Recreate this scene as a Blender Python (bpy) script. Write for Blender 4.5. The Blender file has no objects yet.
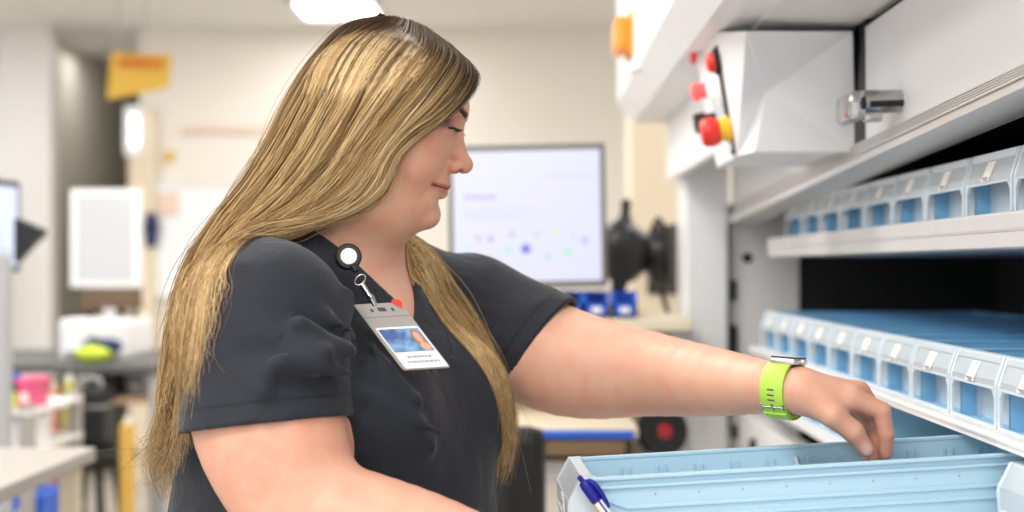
import bpy, bmesh, math, random
import numpy as np
from mathutils import Vector, Matrix

random.seed(7); rng = np.random.default_rng(7)
S = bpy.context.scene
COL = S.collection
ZC = 1.37            # camera height above the floor
FPX = 1400.0         # focal length in pixels of a 1024 wide frame
U0, V0 = 528.0, 266.0

def W(u, v, Y):
    return np.array([(u-U0)/FPX*Y, Y, ZC-(v-V0)/FPX*Y])

HAIRN = 5200
# ------------------------------------------------------------------ materials
def nt(name):
    m = bpy.data.materials.new(name); m.use_nodes = True
    n = m.node_tree.nodes; l = m.node_tree.links
    return m, n, l, n['Principled BSDF']

def mat(name, col, rough=.5, metal=0., spec=.5, var=.04, scale=30., bump=0., emis=None, estr=1., alpha=None, trans=0., coat=0., sheen=0.):
    m, n, l, b = nt(name)
    b.inputs['Roughness'].default_value = rough
    b.inputs['Metallic'].default_value = metal
    b.inputs['Specular IOR Level'].default_value = spec
    b.inputs['Coat Weight'].default_value = coat
    b.inputs['Sheen Weight'].default_value = sheen
    b.inputs['Transmission Weight'].default_value = trans
    tc = n.new('ShaderNodeTexCoord'); no = n.new('ShaderNodeTexNoise')
    no.inputs['Scale'].default_value = scale; no.inputs['Detail'].default_value = 4
    l.new(tc.outputs['Object'], no.inputs['Vector'])
    mx = n.new('ShaderNodeMix'); mx.data_type = 'RGBA'
    c = list(col)+[1]
    mx.inputs[6].default_value = [max(0, x*(1-var)) for x in col]+[1]
    mx.inputs[7].default_value = [min(1, x*(1+var)) for x in col]+[1]
    l.new(no.outputs['Fac'], mx.inputs[0]); l.new(mx.outputs[2], b.inputs['Base Color'])
    if bump:
        bp = n.new('ShaderNodeBump'); bp.inputs['Strength'].default_value = bump; bp.inputs['Distance'].default_value = .002
        l.new(no.outputs['Fac'], bp.inputs['Height']); l.new(bp.outputs[0], b.inputs['Normal'])
    if emis is not None:
        b.inputs['Emission Color'].default_value = list(emis)+[1]; b.inputs['Emission Strength'].default_value = estr
    if alpha is not None: b.inputs['Alpha'].default_value = alpha
    return m

def lin(r, g, b):
    f = lambda c: (c/12.92 if c <= .04045 else ((c+.055)/1.055)**2.4)
    return (f(r/255), f(g/255), f(b/255))

M = {}
M['wall'] = mat('warm_white_paint', (.86, .815, .755), .85, scale=4, var=.02)
M['hall'] = mat('grey_paint', (.62, .59, .53), .85, scale=3, var=.05)
M['ceil'] = mat('ceiling_board', (.80, .80, .78), .9, scale=60, var=.03)
M['floor'] = mat('vinyl_floor', (.50, .46, .41), .4, scale=8, var=.08)
M['white'] = mat('white_coated_steel', (.86, .86, .87), .38, scale=12, var=.015)
M['offwhite'] = mat('off_white_steel', (.78, .77, .76), .42, scale=12, var=.02)
M['bezel'] = mat('dark_grey_bezel', (.13, .125, .12), .5)
M['tray_shaded'] = mat('shaded_tray_steel', (.60, .585, .575), .45)  # tray steel greyed to carry the shade under the sill
M['hubred'] = mat('dark_red_plastic', (.38, .02, .02), .5)
M['grey'] = mat('grey_plastic', (.42, .42, .43), .5)
M['alu'] = mat('brushed_aluminium', (.78, .76, .75), .32, metal=.7, scale=40)
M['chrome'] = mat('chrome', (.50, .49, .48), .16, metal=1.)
M['black'] = mat('black_plastic', (.007, .007, .008), .45)
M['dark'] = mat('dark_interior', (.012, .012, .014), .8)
M['sky_bin'] = mat('sky_blue_plastic', (.43, .63, .76), .4, scale=20, var=.03)
M['blue_bin'] = mat('light_blue_plastic', (.25, .54, .80), .42, scale=20, var=.03)
M['bin_front'] = mat('pale_blue_plastic', (.60, .69, .755), .4, scale=20, var=.02)
M['bin_flap'] = mat('frosted_grey_plastic', (.45, .51, .55), .35, scale=20, var=.03)
M['bin_deep'] = mat('mid_blue_plastic', (.14, .42, .68), .45, scale=20, var=.04)
M['label'] = mat('label_paper', (.88, .85, .80), .8)
M['ink'] = mat('dark_ink', (.06, .06, .08), .8)
M['greyink'] = mat('grey_ink', (.33, .33, .40), .8)
M['red'] = mat('red_plastic', (.80, .035, .02), .35)
M['redlit'] = mat('lit_red_lamp', (.9, .1, .1), .3, emis=(1, .08, .08), estr=.5)
M['yellow'] = mat('yellow_plastic', (.85, .52, .03), .4)
M['amber'] = mat('amber_lens', (.85, .28, .02), .3, emis=(1, .4, .05), estr=.04)
M['lens'] = mat('clear_lamp_lens', (.9, .9, .86), .2, emis=(1, .95, .9), estr=.3)
M['lime'] = mat('lime_silicone', (.45, .71, .08), .5, scale=20, var=.03)
M['glass'] = mat('black_glass', (.01, .01, .012), .08, coat=.5)
M['wood'] = mat('pale_wood', (.55, .38, .22), .6, scale=10, var=.15)
M['brown'] = mat('brown_board', (.14, .09, .05), .6, scale=10, var=.15)
M['desk'] = mat('grey_laminate', (.40, .37, .34), .45, scale=30)
M['deskdark'] = mat('dark_grey_laminate', (.10, .10, .10), .45, scale=30)
M['royal'] = mat('royal_blue_plastic', (.02, .12, .62), .4)
M['pink'] = mat('pink_plastic', (.80, .10, .24), .5)
M['limey'] = mat('yellow_green_plastic', (.55, .70, .04), .5)
M['orange'] = mat('orange_plastic', (.85, .36, .04), .5)
M['ochre'] = mat('ochre_strip', (.70, .42, .08), .6)
M['ochre2'] = mat('olive_yellow_strip', (.52, .47, .14), .6)
M['salmon'] = mat('salmon_strip', (.75, .35, .24), .6)
M['beige'] = mat('beige_panel', (.78, .68, .52), .7, scale=8)
M['signyel'] = mat('yellow_sign_board', (.80, .50, .07), .6, scale=6, var=.03)
M['signora'] = mat('orange_sign_print', (.78, .24, .03), .6)
M['palora'] = mat('pale_orange_print', (.84, .65, .53), .7)
M['board'] = mat('whiteboard', (.90, .92, .95), .3)
M['navy'] = mat('navy_fabric', (.02, .03, .10), .8)
M['lamp'] = mat('lit_diffuser', (.95, .95, .95), .5, emis=(1, .98, .95), estr=6.)
M['walllamp'] = mat('lit_wall_lamp', (.95, .95, .95), .5, emis=(1, .98, .94), estr=1.6)
M['screen'] = mat('lit_screen', (.2, .2, .22), .3, emis=(.77, .80, 1.0), estr=.58)
M['screen2'] = mat('lit_white_screen', (.3, .3, .3), .3, emis=(.92, .92, .92), estr=.35)
M['screen3'] = mat('lit_blue_screen', (.2, .2, .25), .3, emis=(.65, .75, 1.0), estr=.8)
for nm, c in dict(dotblue=(.02, .05, .75), dotlav=(.45, .40, .85), dotgreen=(.45, .85, .62), dotsky=(.45, .68, .95), dotyel=(.85, .85, .5), txt=(.55, .48, .88), pale=(.66, .68, .92)).items():
    M[nm] = mat('screen_'+nm, (.1, .1, .1), .4, emis=c, estr=.7)
M['pen_blue'] = mat('blue_pen_plastic', (.005, .006, .24), .3)
M['vinyl'] = mat('clear_vinyl_badge_holder', (.33, .30, .28), .3, coat=.3, scale=60)
M['card'] = mat('white_card', (.82, .80, .80), .5)
M['cardblue'] = None

# ------------------------------------------------------------------ mesh builder
class MB:
    def __init__(s): s.v = []; s.f = []; s.m = []
    def add(s, vs, fs, m=0):
        o = len(s.v); s.v += [tuple(map(float, p)) for p in vs]
        s.f += [tuple(i+o for i in f) for f in fs]; s.m += [m]*len(fs)
    def box(s, lo, hi, bev=0., m=0, R=None, c=None):
        lo = np.array(lo, float); hi = np.array(hi, float)
        cen = (lo+hi)/2; h = np.abs(hi-lo)/2
        b = min(bev, h.min()*.95)
        if b <= 0:
            vs = [np.array([x, y, z])*h for x in (-1, 1) for y in (-1, 1) for z in (-1, 1)]
            fs = [(0, 1, 3, 2), (4, 6, 7, 5), (0, 4, 5, 1), (2, 3, 7, 6), (0, 2, 6, 4), (1, 5, 7, 3)]
        else:
            bm = bmesh.new(); bmesh.ops.create_cube(bm, size=2)
            for v in bm.verts: v.co = Vector((v.co.x*h[0], v.co.y*h[1], v.co.z*h[2]))
            bmesh.ops.bevel(bm, geom=bm.edges[:], offset=b, segments=2, profile=.6, affect='EDGES')
            bm.verts.index_update()
            vs = [np.array(v.co) for v in bm.verts]; fs = [tuple(v.index for v in f.verts) for f in bm.faces]; bm.free()
        if R is not None: vs = [np.array(R) @ p for p in vs]
        s.add([p+cen for p in vs], fs, m)
    def cyl(s, p0, p1, r0, r1=None, n=20, m=0, caps=True):
        r1 = r0 if r1 is None else r1
        s.tube([p0, p1], [r0, r1], n, m, caps)
    def tube(s, pts, r, n=10, m=0, caps=True, flat=1., up=None):
        pts = np.array(pts, float); k = len(pts)
        r = np.full(k, r, float) if np.isscalar(r) else np.array(r, float)
        t = np.gradient(pts, axis=0); t /= np.linalg.norm(t, axis=1)[:, None]+1e-12
        a = np.array(up if up is not None else ((0, 0, 1) if abs(t[0][2]) < .9 else (1, 0, 0)), float)
        vs = []
        for i in range(k):
            a = a-t[i]*a.dot(t[i]); a /= np.linalg.norm(a); b = np.cross(t[i], a)
            for j in range(n):
                th = 2*math.pi*j/n
                vs.append(pts[i]+r[i]*(math.cos(th)*a+flat*math.sin(th)*b))
        fs = [(i*n+j, i*n+(j+1) % n, (i+1)*n+(j+1) % n, (i+1)*n+j) for i in range(k-1) for j in range(n)]
        if caps: fs += [tuple(range(n-1, -1, -1)), tuple(range((k-1)*n, k*n))]
        s.add(vs, fs, m)
    def lathe(s, base, axis, prof, n=24, m=0):
        axis = np.array(axis, float); axis /= np.linalg.norm(axis); base = np.array(base, float)
        s.tube_prof([base+axis*h for h, _ in prof], [r for _, r in prof], axis, n, m)
    def tube_prof(s, pts, r, ax, n, m):
        a = np.array((0, 0, 1) if abs(ax[2]) < .9 else (1, 0, 0), float); a -= ax*a.dot(ax); a /= np.linalg.norm(a); b = np.cross(ax, a)
        k = len(pts)
        vs = [pts[i]+max(r[i], 1e-5)*(math.cos(2*math.pi*j/n)*a+math.sin(2*math.pi*j/n)*b) for i in range(k) for j in range(n)]
        fs = [(i*n+j, i*n+(j+1) % n, (i+1)*n+(j+1) % n, (i+1)*n+j) for i in range(k-1) for j in range(n)]
        fs += [tuple(range(n-1, -1, -1)), tuple(range((k-1)*n, k*n))]
        s.add(vs, fs, m)
    def ell(s, c, r, n=16, m=0, R=None):
        c = np.array(c, float); vs = [c+0*c]; vs = []
        for i in range(n+1):
            ph = math.pi*i/n
            for j in range(2*n):
                th = math.pi*j/n
                p = np.array([math.sin(ph)*math.cos(th)*r[0], math.sin(ph)*math.sin(th)*r[1], math.cos(ph)*r[2]])
                vs.append(c+(np.array(R) @ p if R is not None else p))
        w = 2*n
        s.add(vs, [(i*w+j, (i+1)*w+j, (i+1)*w+(j+1) % w, i*w+(j+1) % w) for i in range(n) for j in range(w)], m)
    def prism(s, poly, ext, m=0):
        """poly: 3D points of one face; ext: extrusion vector"""
        p = np.array(poly, float); e = np.array(ext, float); k = len(p)
        s.add(list(p)+list(p+e), [tuple(range(k)), tuple(range(2*k-1, k-1, -1))]+[(i, i+k, (i+1) % k+k, (i+1) % k) for i in range(k)], m)
    def build(s, name, mats, parent=None, smooth=None, loc=None):
        me = bpy.data.meshes.new(name); me.from_pydata(s.v, [], s.f)
        if not isinstance(mats, (list, tuple)): mats = [mats]
        for x in mats: me.materials.append(M[x] if isinstance(x, str) else x)
        me.polygons.foreach_set('material_index', s.m)
        bm = bmesh.new(); bm.from_mesh(me); bmesh.ops.recalc_face_normals(bm, faces=bm.faces[:]); bm.to_mesh(me); bm.free()
        if smooth is not None:
            me.polygons.foreach_set('use_smooth', [True]*len(me.polygons)); me.set_sharp_from_angle(angle=math.radians(smooth))
        o = bpy.data.objects.new(name, me); COL.objects.link(o)
        if parent is not None:
            o.parent = parent
            pl = parent
            off = Vector((0, 0, 0))
            while pl is not None: off += pl.location; pl = pl.parent
            o.location = -off if loc is None else loc
        return o

def tag(o, label, cat, group=None, kind=None):
    o['label'] = label; o['category'] = cat
    if group: o['group'] = group
    if kind: o['kind'] = kind
    return o
def thing(name, loc, label, cat, group=None):
    o = bpy.data.objects.new(name, None); COL.objects.link(o); o.location = Vector([float(x) for x in loc]); o.empty_display_size = .05
    return tag(o, label, cat, group)
def struct(o):
    o['kind'] = 'structure'; return o
def copy_tree(o, parent=None):
    c = o.copy(); COL.objects.link(c)
    if parent is not None: c.parent = parent
    for ch in list(o.children): copy_tree(ch, c)
    return c

def catmull(P, n):
    P = np.array(P, float); k = len(P)
    seg = np.r_[0, np.cumsum(np.linalg.norm(np.diff(P, axis=0), axis=1))]
    t = np.linspace(0, seg[-1], n)
    Q = np.vstack([2*P[0]-P[1], P, 2*P[-1]-P[-2]])
    i = np.clip(np.searchsorted(seg, t, side='right')-1, 0, k-2)
    x = ((t-seg[i])/(seg[i+1]-seg[i]))[:, None]
    a, b, c, d = Q[i], Q[i+1], Q[i+2], Q[i+3]
    return .5*((2*b)+(c-a)*x+(2*a-5*b+4*c-d)*x**2+(3*b-a-3*c+d)*x**3)
# ------------------------------------------------------------------ implicit surfaces for the figure
def smin(a, b, k):
    h = np.clip(.5+.5*(b-a)/k, 0, 1); return b*(1-h)+a*h-k*h*(1-h)
def smax(a, b, k): return -smin(-a, -b, k)
def q_ell(P, c, r, R=None):
    q = P-c
    if R is not None: q = q @ R
    k0 = np.sqrt(((q/r)**2).sum(1)); k1 = np.sqrt(((q/(r*r))**2).sum(1))+1e-9
    return k0*(k0-1)/k1
def q_cone(P, a, b, ra, rb):
    d = b-a; L = d.dot(d)+1e-12; t = np.clip(((P-a) @ d)/L, 0, 1)
    return np.sqrt(((P-a-t[:, None]*d)**2).sum(1))-(ra+(rb-ra)*t)

class Field:
    def __init__(s): s.ops = []
    def ell(s, c, r, k=.02, R=None, sub=False):
        c = np.array(c, float); r = np.array(r, float); m = r.max()
        s.ops.append(('e', c, r, R, k, sub, c-m, c+m)); return s
    def cone(s, a, b, ra, rb, k=.02, sub=False):
        a = np.array(a, float); b = np.array(b, float); m = max(ra, rb)
        s.ops.append(('c', a, b, (ra, rb), k, sub, np.minimum(a, b)-m, np.maximum(a, b)+m)); return s
    def chain(s, pts, rs, k=.02):
        for i in range(len(pts)-1): s.cone(pts[i], pts[i+1], rs[i], rs[i+1], k if i == 0 else min(k, .012))
        return s
    def limb(s, pts, rs, k=.02, n=14, fl=None):
        """one smooth tapered limb along a spline through the joints"""
        A = catmull(np.c_[np.array(pts), np.array(rs)], n); p, r = A[:, :3], A[:, 3]
        lo, hi = p.min(0)-r.max(), p.max(0)+r.max()
        s.ops.append(('l', p, r, None, k, False, lo, hi)); return s
    def fn(s, f): s.ops.append(('f', f)); return s
    def __call__(s, P):
        d = np.full(len(P), .5)
        for o in s.ops:
            if o[0] == 'f': d = o[1](P, d); continue
            k, sub, lo, hi = o[4:8]; mg = .04+k
            w = np.all((P > lo-mg) & (P < hi+mg), axis=1)
            if not w.any(): continue
            Q = P[w]
            if o[0] == 'l':
                e = q_cone(Q, o[1][0], o[1][1], o[2][0], o[2][1])
                for i in range(1, len(o[2])-1): e = smin(e, q_cone(Q, o[1][i], o[1][i+1], o[2][i], o[2][i+1]), .0015)
            else: e = q_ell(Q, o[1], o[2], o[3]) if o[0] == 'e' else q_cone(Q, o[1], o[2], *o[3])
            d[w] = smax(d[w], -e, k) if sub else smin(d[w], e, k)
        return d
    def grad(s, P, h=.002):
        g = np.zeros_like(P)
        for i in range(3):
            e = np.zeros(3); e[i] = h; g[:, i] = s(P+e)-s(P-e)
        return g/(np.linalg.norm(g, axis=1)[:, None]+1e-9)

def axis_grid(lo, hi, base, fine):
    out = [lo]
    while out[-1] < hi:
        x = out[-1]; st = base
        for a, b, s_ in fine:
            if a <= x < b: st = s_
        out.append(x+st)
    return np.array(out)

def surface_nets(f, xs, ys, zs, B=8, smooth=2):
    nx, ny, nz = len(xs), len(ys), len(zs)
    D = np.full((nx, ny, nz), .1, np.float32)
    bx, by, bz = range(0, nx, B), range(0, ny, B), range(0, nz, B)
    cen, rad, sl = [], [], []
    for i in bx:
        i1 = min(i+B, nx)
        for j in by:
            j1 = min(j+B, ny)
            for k in bz:
                k1 = min(k+B, nz)
                a = np.array([xs[i], ys[j], zs[k]]); b = np.array([xs[i1-1], ys[j1-1], zs[k1-1]])
                cen.append((a+b)/2); rad.append(np.linalg.norm(b-a)/2); sl.append((i, i1, j, j1, k, k1))
    cen = np.array(cen); rad = np.array(rad); dc = np.concatenate([f(c) for c in np.array_split(cen, max(1, len(cen)//200000))])
    near = np.abs(dc) < rad*1.7+.006
    pend, pts, tot = [], [], 0
    def flush():
        if not pend: return
        d = f(np.concatenate(pts)); o = 0
        for (i, i1, j, j1, k, k1) in pend:
            n = (i1-i)*(j1-j)*(k1-k); D[i:i1, j:j1, k:k1] = d[o:o+n].reshape(i1-i, j1-j, k1-k); o += n
        pend.clear(); pts.clear()
    for q in range(len(cen)):
        i, i1, j, j1, k, k1 = sl[q]
        if near[q]:
            g = np.meshgrid(xs[i:i1], ys[j:j1], zs[k:k1], indexing='ij')
            pend.append(sl[q]); pts.append(np.stack([a.ravel() for a in g], 1)); tot += len(pts[-1])
            if tot > 300000: flush(); tot = 0
        else: D[i:i1, j:j1, k:k1] = dc[q]
    flush()
    neg = D < 0
    cnt = np.zeros((nx-1, ny-1, nz-1), np.int8)
    for a in (0, 1):
        for b in (0, 1):
            for c in (0, 1): cnt += neg[a:nx-1+a, b:ny-1+b, c:nz-1+c]
    I, J, K = np.nonzero((cnt > 0) & (cnt < 8))
    idx = np.full(cnt.shape, -1, np.int32); idx[I, J, K] = np.arange(len(I)); del cnt
    acc = np.zeros((len(I), 3)); num = np.zeros(len(I))
    C = [(a, b, c) for a in (0, 1) for b in (0, 1) for c in (0, 1)]
    val = {c: D[I+c[0], J+c[1], K+c[2]].astype(float) for c in C}
    pos = {c: np.stack([xs[I+c[0]], ys[J+c[1]], zs[K+c[2]]], 1) for c in C}
    for p in C:
        for ax in range(3):
            if p[ax]: continue
            q = list(p); q[ax] = 1; q = tuple(q)
            a, b = val[p], val[q]; w = (a < 0) != (b < 0)
            t = a[w]/(a[w]-b[w]); acc[w] += pos[p][w]+(pos[q][w]-pos[p][w])*t[:, None]; num[w] += 1
    V = acc/num[:, None]
    F = []
    for ax in range(3):
        s0 = [slice(0, n) for n in (nx, ny, nz)]; s1 = list(s0)
        s0[ax] = slice(0, (nx, ny, nz)[ax]-1); s1[ax] = slice(1, (nx, ny, nz)[ax])
        n0, n1 = neg[tuple(s0)], neg[tuple(s1)]
        i, j, k = np.nonzero(n0 != n1); fl = n0[i, j, k]
        e = np.stack([i, j, k], 1); o1, o2 = [(1, 2), (2, 0), (0, 1)][ax]
        ok = (e[:, o1] > 0) & (e[:, o2] > 0) & (e[:, o1] < (nx, ny, nz)[o1]-1) & (e[:, o2] < (nx, ny, nz)[o2]-1)
        e, fl = e[ok], fl[ok]
        def at(a, b):
            x = e.copy(); x[:, o1] -= a; x[:, o2] -= b; return idx[x[:, 0], x[:, 1], x[:, 2]]
        q = np.stack([at(1, 1), at(0, 1), at(0, 0), at(1, 0)], 1)
        q[~fl] = q[~fl][:, ::-1]; F.append(q)
    F = np.concatenate(F); F = F[(F >= 0).all(1)]
    E = np.unique(np.sort(np.concatenate([F[:, [0, 1]], F[:, [1, 2]], F[:, [2, 3]], F[:, [3, 0]]]), 1), axis=0)
    deg = np.bincount(E.ravel(), minlength=len(V)).astype(float)+1e-9
    for it in range(smooth):
        lam = .5 if it % 2 == 0 else -.42
        L = np.stack([np.bincount(E[:, 0], V[E[:, 1], a], len(V))+np.bincount(E[:, 1], V[E[:, 0], a], len(V)) for a in range(3)], 1)/deg[:, None]-V
        V = V+lam*L
    return V, F

def np_mesh(name, V, F, material, parent=None, smooth=True, cols=None):
    me = bpy.data.meshes.new(name); n = F.shape[1]
    me.vertices.add(len(V)); me.vertices.foreach_set('co', np.ascontiguousarray(V, np.float32).ravel())
    me.loops.add(F.size); me.loops.foreach_set('vertex_index', np.ascontiguousarray(F, np.int32).ravel())
    me.polygons.add(len(F)); me.polygons.foreach_set('loop_start', np.arange(0, F.size, n, dtype=np.int32))
    me.polygons.foreach_set('use_smooth', np.full(len(F), smooth))
    me.update(calc_edges=True); me.validate()
    if not isinstance(material, (list, tuple)): material = [material]
    for x in material: me.materials.append(x)
    if cols is not None:
        for nm, c in cols.items():
            a = me.color_attributes.new(nm, 'FLOAT_COLOR', 'POINT')
            c4 = np.ones((len(V), 4), np.float32); c4[:, :3] = c; a.data.foreach_set('color', c4.ravel())
    o = bpy.data.objects.new(name, me); COL.objects.link(o)
    if parent is not None: o.parent = parent; o.location = -parent.location
    return o
# ------------------------------------------------------------------ the person
Yh = 1.62
O2 = np.array([-.215, 1.64]); fv = np.array([.89, -.456]); rv = np.array([-.456, -.89])
def B(a, b, z):
    p = O2+a*fv+b*rv; return np.array([p[0], p[1], ZC+z])
RB = np.array([[fv[0], rv[0], 0], [fv[1], rv[1], 0], [0, 0, 1.]])      # body frame axes as columns
def H(u, v, dy=0.):
    p = W(u, v, Yh); p[1] += dy; return p

def torso(F, e=0.):
    F.ell(B(-.035, 0, -.135), (.140+e, .185+e, .175+e), .03, RB)
    F.ell(B(-.02, 0, -.35), (.163+e, .20+e, .21+e), .06, RB)
    F.ell(B(-.03, 0, -.55), (.175+e, .215+e, .19+e), .06, RB)
    for s in (-1, 1):
        F.ell(B(.075, .088*s, -.165), (.08+e, .082+e, .082+e), .04, RB)
    F.cone(B(-.02, .05, .005), B(0, .165, -.045), .05+e, .055+e, .05)
    F.cone(B(-.02, -.05, .005), B(.01, -.17, -.04), .05+e, .055+e, .05)
    return F

A0, A1, A2 = W(262, 322, 1.46), W(268, 420, 1.42), W(303, 512, 1.395)
A3, A4 = W(432, 548, 1.355), W(560, 590, 1.33)
F0, F1, F2, F3, F4, F5 = W(474, 322, 1.81), W(566, 362, 1.765), W(650, 374, 1.71), W(720, 382.5, 1.632), W(768, 387, 1.566), W(796, 391, 1.535)

body = Field()
# head
body.ell(H(383, 105), (.0975, .072, .087), .02)
body.ell(H(403, 142), (.056, .058, .070), .02)
body.ell(H(390, 178), (.047, .052, .050), .016)
for s in (-1, 1):
    body.ell(H(413, 164, .036*s), (.028, .024, .028), .02)
    body.cone(H(410, 201, .012*s), H(362, 194, .05*s), .023, .026, .02)
body.ell(H(450, 107), (.0195, .034, .017), .012)
body.ell(H(425.8, 214.4), (.0175, .019, .0175), .010)
body.ell(H(385, 213.5), (.041, .05, .0325), .016)
for s in (-1, 1): body.ell(H(424, 200, .014*s), (.0145, .016, .014), .008)
# nose
body.cone(H(452.5, 127), H(463, 164), .0092, .0082, .008)
body.ell(H(464.2, 165), (.0098, .0098, .0092), .008)
for s in (-1, 1):
    body.ell(H(455.5, 167.5, .0115*s), (.0088, .0066, .0072), .006)
# mouth
body.ell(H(441.5, 183), (.0105, .019, .014), .010)
for s in (-1, 1):
    body.cone(H(445.2, 186.6), H(433.5, 184.8, .021*s), .0050, .0026, .004)
    body.cone(H(441.6, 193.4), H(431.5, 187.5, .019*s), .0056, .0030, .004)
    body.cone(H(449.5, 190.4), H(431.5, 185.8, .023*s), .0016, .0016, .003, sub=True)
    # sockets, lids
    body.ell(H(462, 127, .033*s), (.012, .012, .011), .012, sub=True)
    body.ell(H(446.5, 127.5, .031*s), (.0125, .0135, .0122), .005)
    body.cone(H(452.5, 120.5, .040*s), H(458, 120.5, .022*s), .0022, .0022, .006, sub=True)
    body.ell(H(458.5, 171.6, .0098*s), (.0056, .0040, .0026), .0015, sub=True)     # nostrils
    body.cone(H(447.5, 162.5, .0195*s), H(447, 171, .0205*s), .0018, .0018, .004, sub=True)   # wing crease
    body.ell(H(366, 152, .070*s), (.016, .006, .03), .006)    # ears
# neck
body.cone(H(360, 205), B(-.02, 0, -.01), .056, .068, .03)
torso(body)
# near arm
body.limb([A0, A1, A2], [.074, .076, .061], .03)
body.limb([A2, A3, A4], [.059, .050, .030], .014)
# near hand, resting by the counter below the frame
hx = (A4-A3)/np.linalg.norm(A4-A3)
hd = A4+hx*.035
body.ell(A4+hx*.05, (.05, .022, .034), .02)
for q, (o, L) in enumerate(((-.027, .055), (-.009, .066), (.009, .062), (.026, .048))):
    k0 = A4+hx*.085+np.array([0, o*.3, o*.95]); k1 = k0+hx*L*.6+np.array([0, .012, -.01]); k2 = k1+hx*L*.35+np.array([0, .024, -.018])
    body.chain([A4+hx*.03+np.array([0, 0, o*.6]), k0, k1, k2], [.011, .0098, .0088, .0075], .01)
body.chain([A4+hx*.02+np.array([0, .01, .02]), A4+hx*.055+np.array([0, .03, .045]), A4+hx*.09+np.array([0, .042, .05])], [.014, .011, .009], .012)
# far arm
body.limb([F0, F1, F2, F3, F4, F5], [.072, .068, .0515, .0390, .0290, .0250], .03, 22)
# far hand: metacarpals, curled fingers, thumb
mc = [W(851, 397, 1.518), W(858, 393, 1.538), W(855, 397, 1.557), W(846, 405, 1.572)]
ws = [W(803, 388, 1.523), W(803, 387, 1.532), W(803, 390, 1.541), W(803, 394, 1.547)]
for a, b in zip(ws, mc): body.cone(a, b, .0175, .0125, .012)
body.ell(W(828, 400, 1.540), (.034, .027, .017), .012)
def finger(pts, rs): 
    for i in range(len(pts)-1): body.cone(pts[i], pts[i+1], rs[i], rs[i+1], .007 if i == 0 else .003)
finger([mc[0], W(881.5, 411, 1.516), W(886, 434, 1.518), W(885.5, 453, 1.523)], [.0125, .0098, .0086, .0078])
finger([mc[1], W(880.5, 418, 1.538), W(877, 440, 1.539), W(876, 457, 1.538)], [.0122, .0098, .0086, .0076])
finger([mc[2], W(873, 423, 1.557), W(870, 442, 1.557), W(869, 457, 1.553)], [.0118, .0094, .0082, .0074])
finger([mc[3], W(868, 424, 1.572), W(868, 440, 1.571), W(866, 453, 1.565)], [.0108, .0084, .0074, .0068])
body.cone(W(808, 397, 1.523), W(833, 415, 1.506), .0175, .0138, .014)
body.cone(W(833, 415, 1.506), W(853, 431.5, 1.505), .0134, .0114, .004)
body.cone(W(853, 431.5, 1.505), W(866.5, 449.5, 1.508), .0114, .0088, .004)
# legs and feet (below the frame)
for s in (-1, 1):
    body.cone(B(-.03, .095*s, -.60), B(-.03, .10*s, -.92), .098, .062, .05)
    body.cone(B(-.03, .10*s, -.92), B(-.05, .10*s, -1.28), .060, .042, .02)
    body.cone(B(-.07, .10*s, -1.315), B(.11, .12*s, -1.335), .036, .026, .02)

# --- clothing
SN0, SN1 = W(262, 322, 1.462), W(268, 440, 1.42)
SF0, SF1 = W(462, 318, 1.81), W(556, 352, 1.775)
tor = Field()
torso(tor, .008)
tor.ell(B(.065, 0, -.185), (.075, .11, .085), .05, RB)             # cloth bridging the bust
tor.ell(B(.0, 0, -.32), (.160, .205, .2), .06, RB)
sln = Field().cone(SN0, SN1, .083, .0885, .01)
sln.cone(B(0, .15, -.05), SN0, .06, .084, .03)
slf = Field().cone(SF0, SF1, .078, .073, .01)
slf.cone(F0, W(530, 345, 1.79), .0815, .076, .01)
slf.cone(B(.02, -.15, -.06), SF0, .055, .076, .03)
def fold(F, p, q, r=.006, k=.012, sub=False): F.cone(p, q, r, r*.6, k, sub)
HN = np.array([-.11, .113, 1.0]); HN /= np.linalg.norm(HN); HP = W(268, 424.5, 1.42)
GN = np.array([.80, -.25, -.55]); GN /= np.linalg.norm(GN); GP = W(541, 340, 1.745)
inN = Field().cone(SN0, SN1, .0745, .0805); inF = Field().cone(SF0, SF1, .0695, .0645)
FOLDS = [((347, 296, 1.462), (354, 340, 1.42), .007, .012, 1), ((357, 290, 1.45), (358, 410, 1.405), .007, .008, -1),
         ((300, 322, 1.372), (352, 352, 1.40), .0065, .010, 1), ((288, 340, 1.358), (340, 362, 1.375), .0055, .012, -1), ((280, 362, 1.345), (350, 374, 1.385), .006, .012, 1), ((215, 345, 1.385), (262, 392, 1.345), .005, .018, 1),
         ((205, 320, 1.41), (240, 270, 1.40), .005, .018, 1), ((270, 285, 1.40), (342, 325, 1.41), .006, .014, 1), ((365, 372, 1.46), (420, 400, 1.478), .005, .012, 1), ((362, 395, 1.452), (440, 432, 1.485), .0055, .014, 1), ((372, 345, 1.475), (400, 385, 1.475), .004, .01, 1),
         ((420, 335, 1.56), (432, 372, 1.52), .003, .01, 1), ((447, 332, 1.60), (456, 372, 1.565), .003, .01, 1),
         ((362, 425, 1.45), (430, 447, 1.50), .005, .02, 1), ((240, 330, 1.385), (325, 350, 1.365), .004, .03, 1), ((270, 372, 1.352), (345, 350, 1.39), .004, .025, 1),
         ((486, 270, 1.79), (494, 335, 1.725), .005, .012, 1)]
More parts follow.
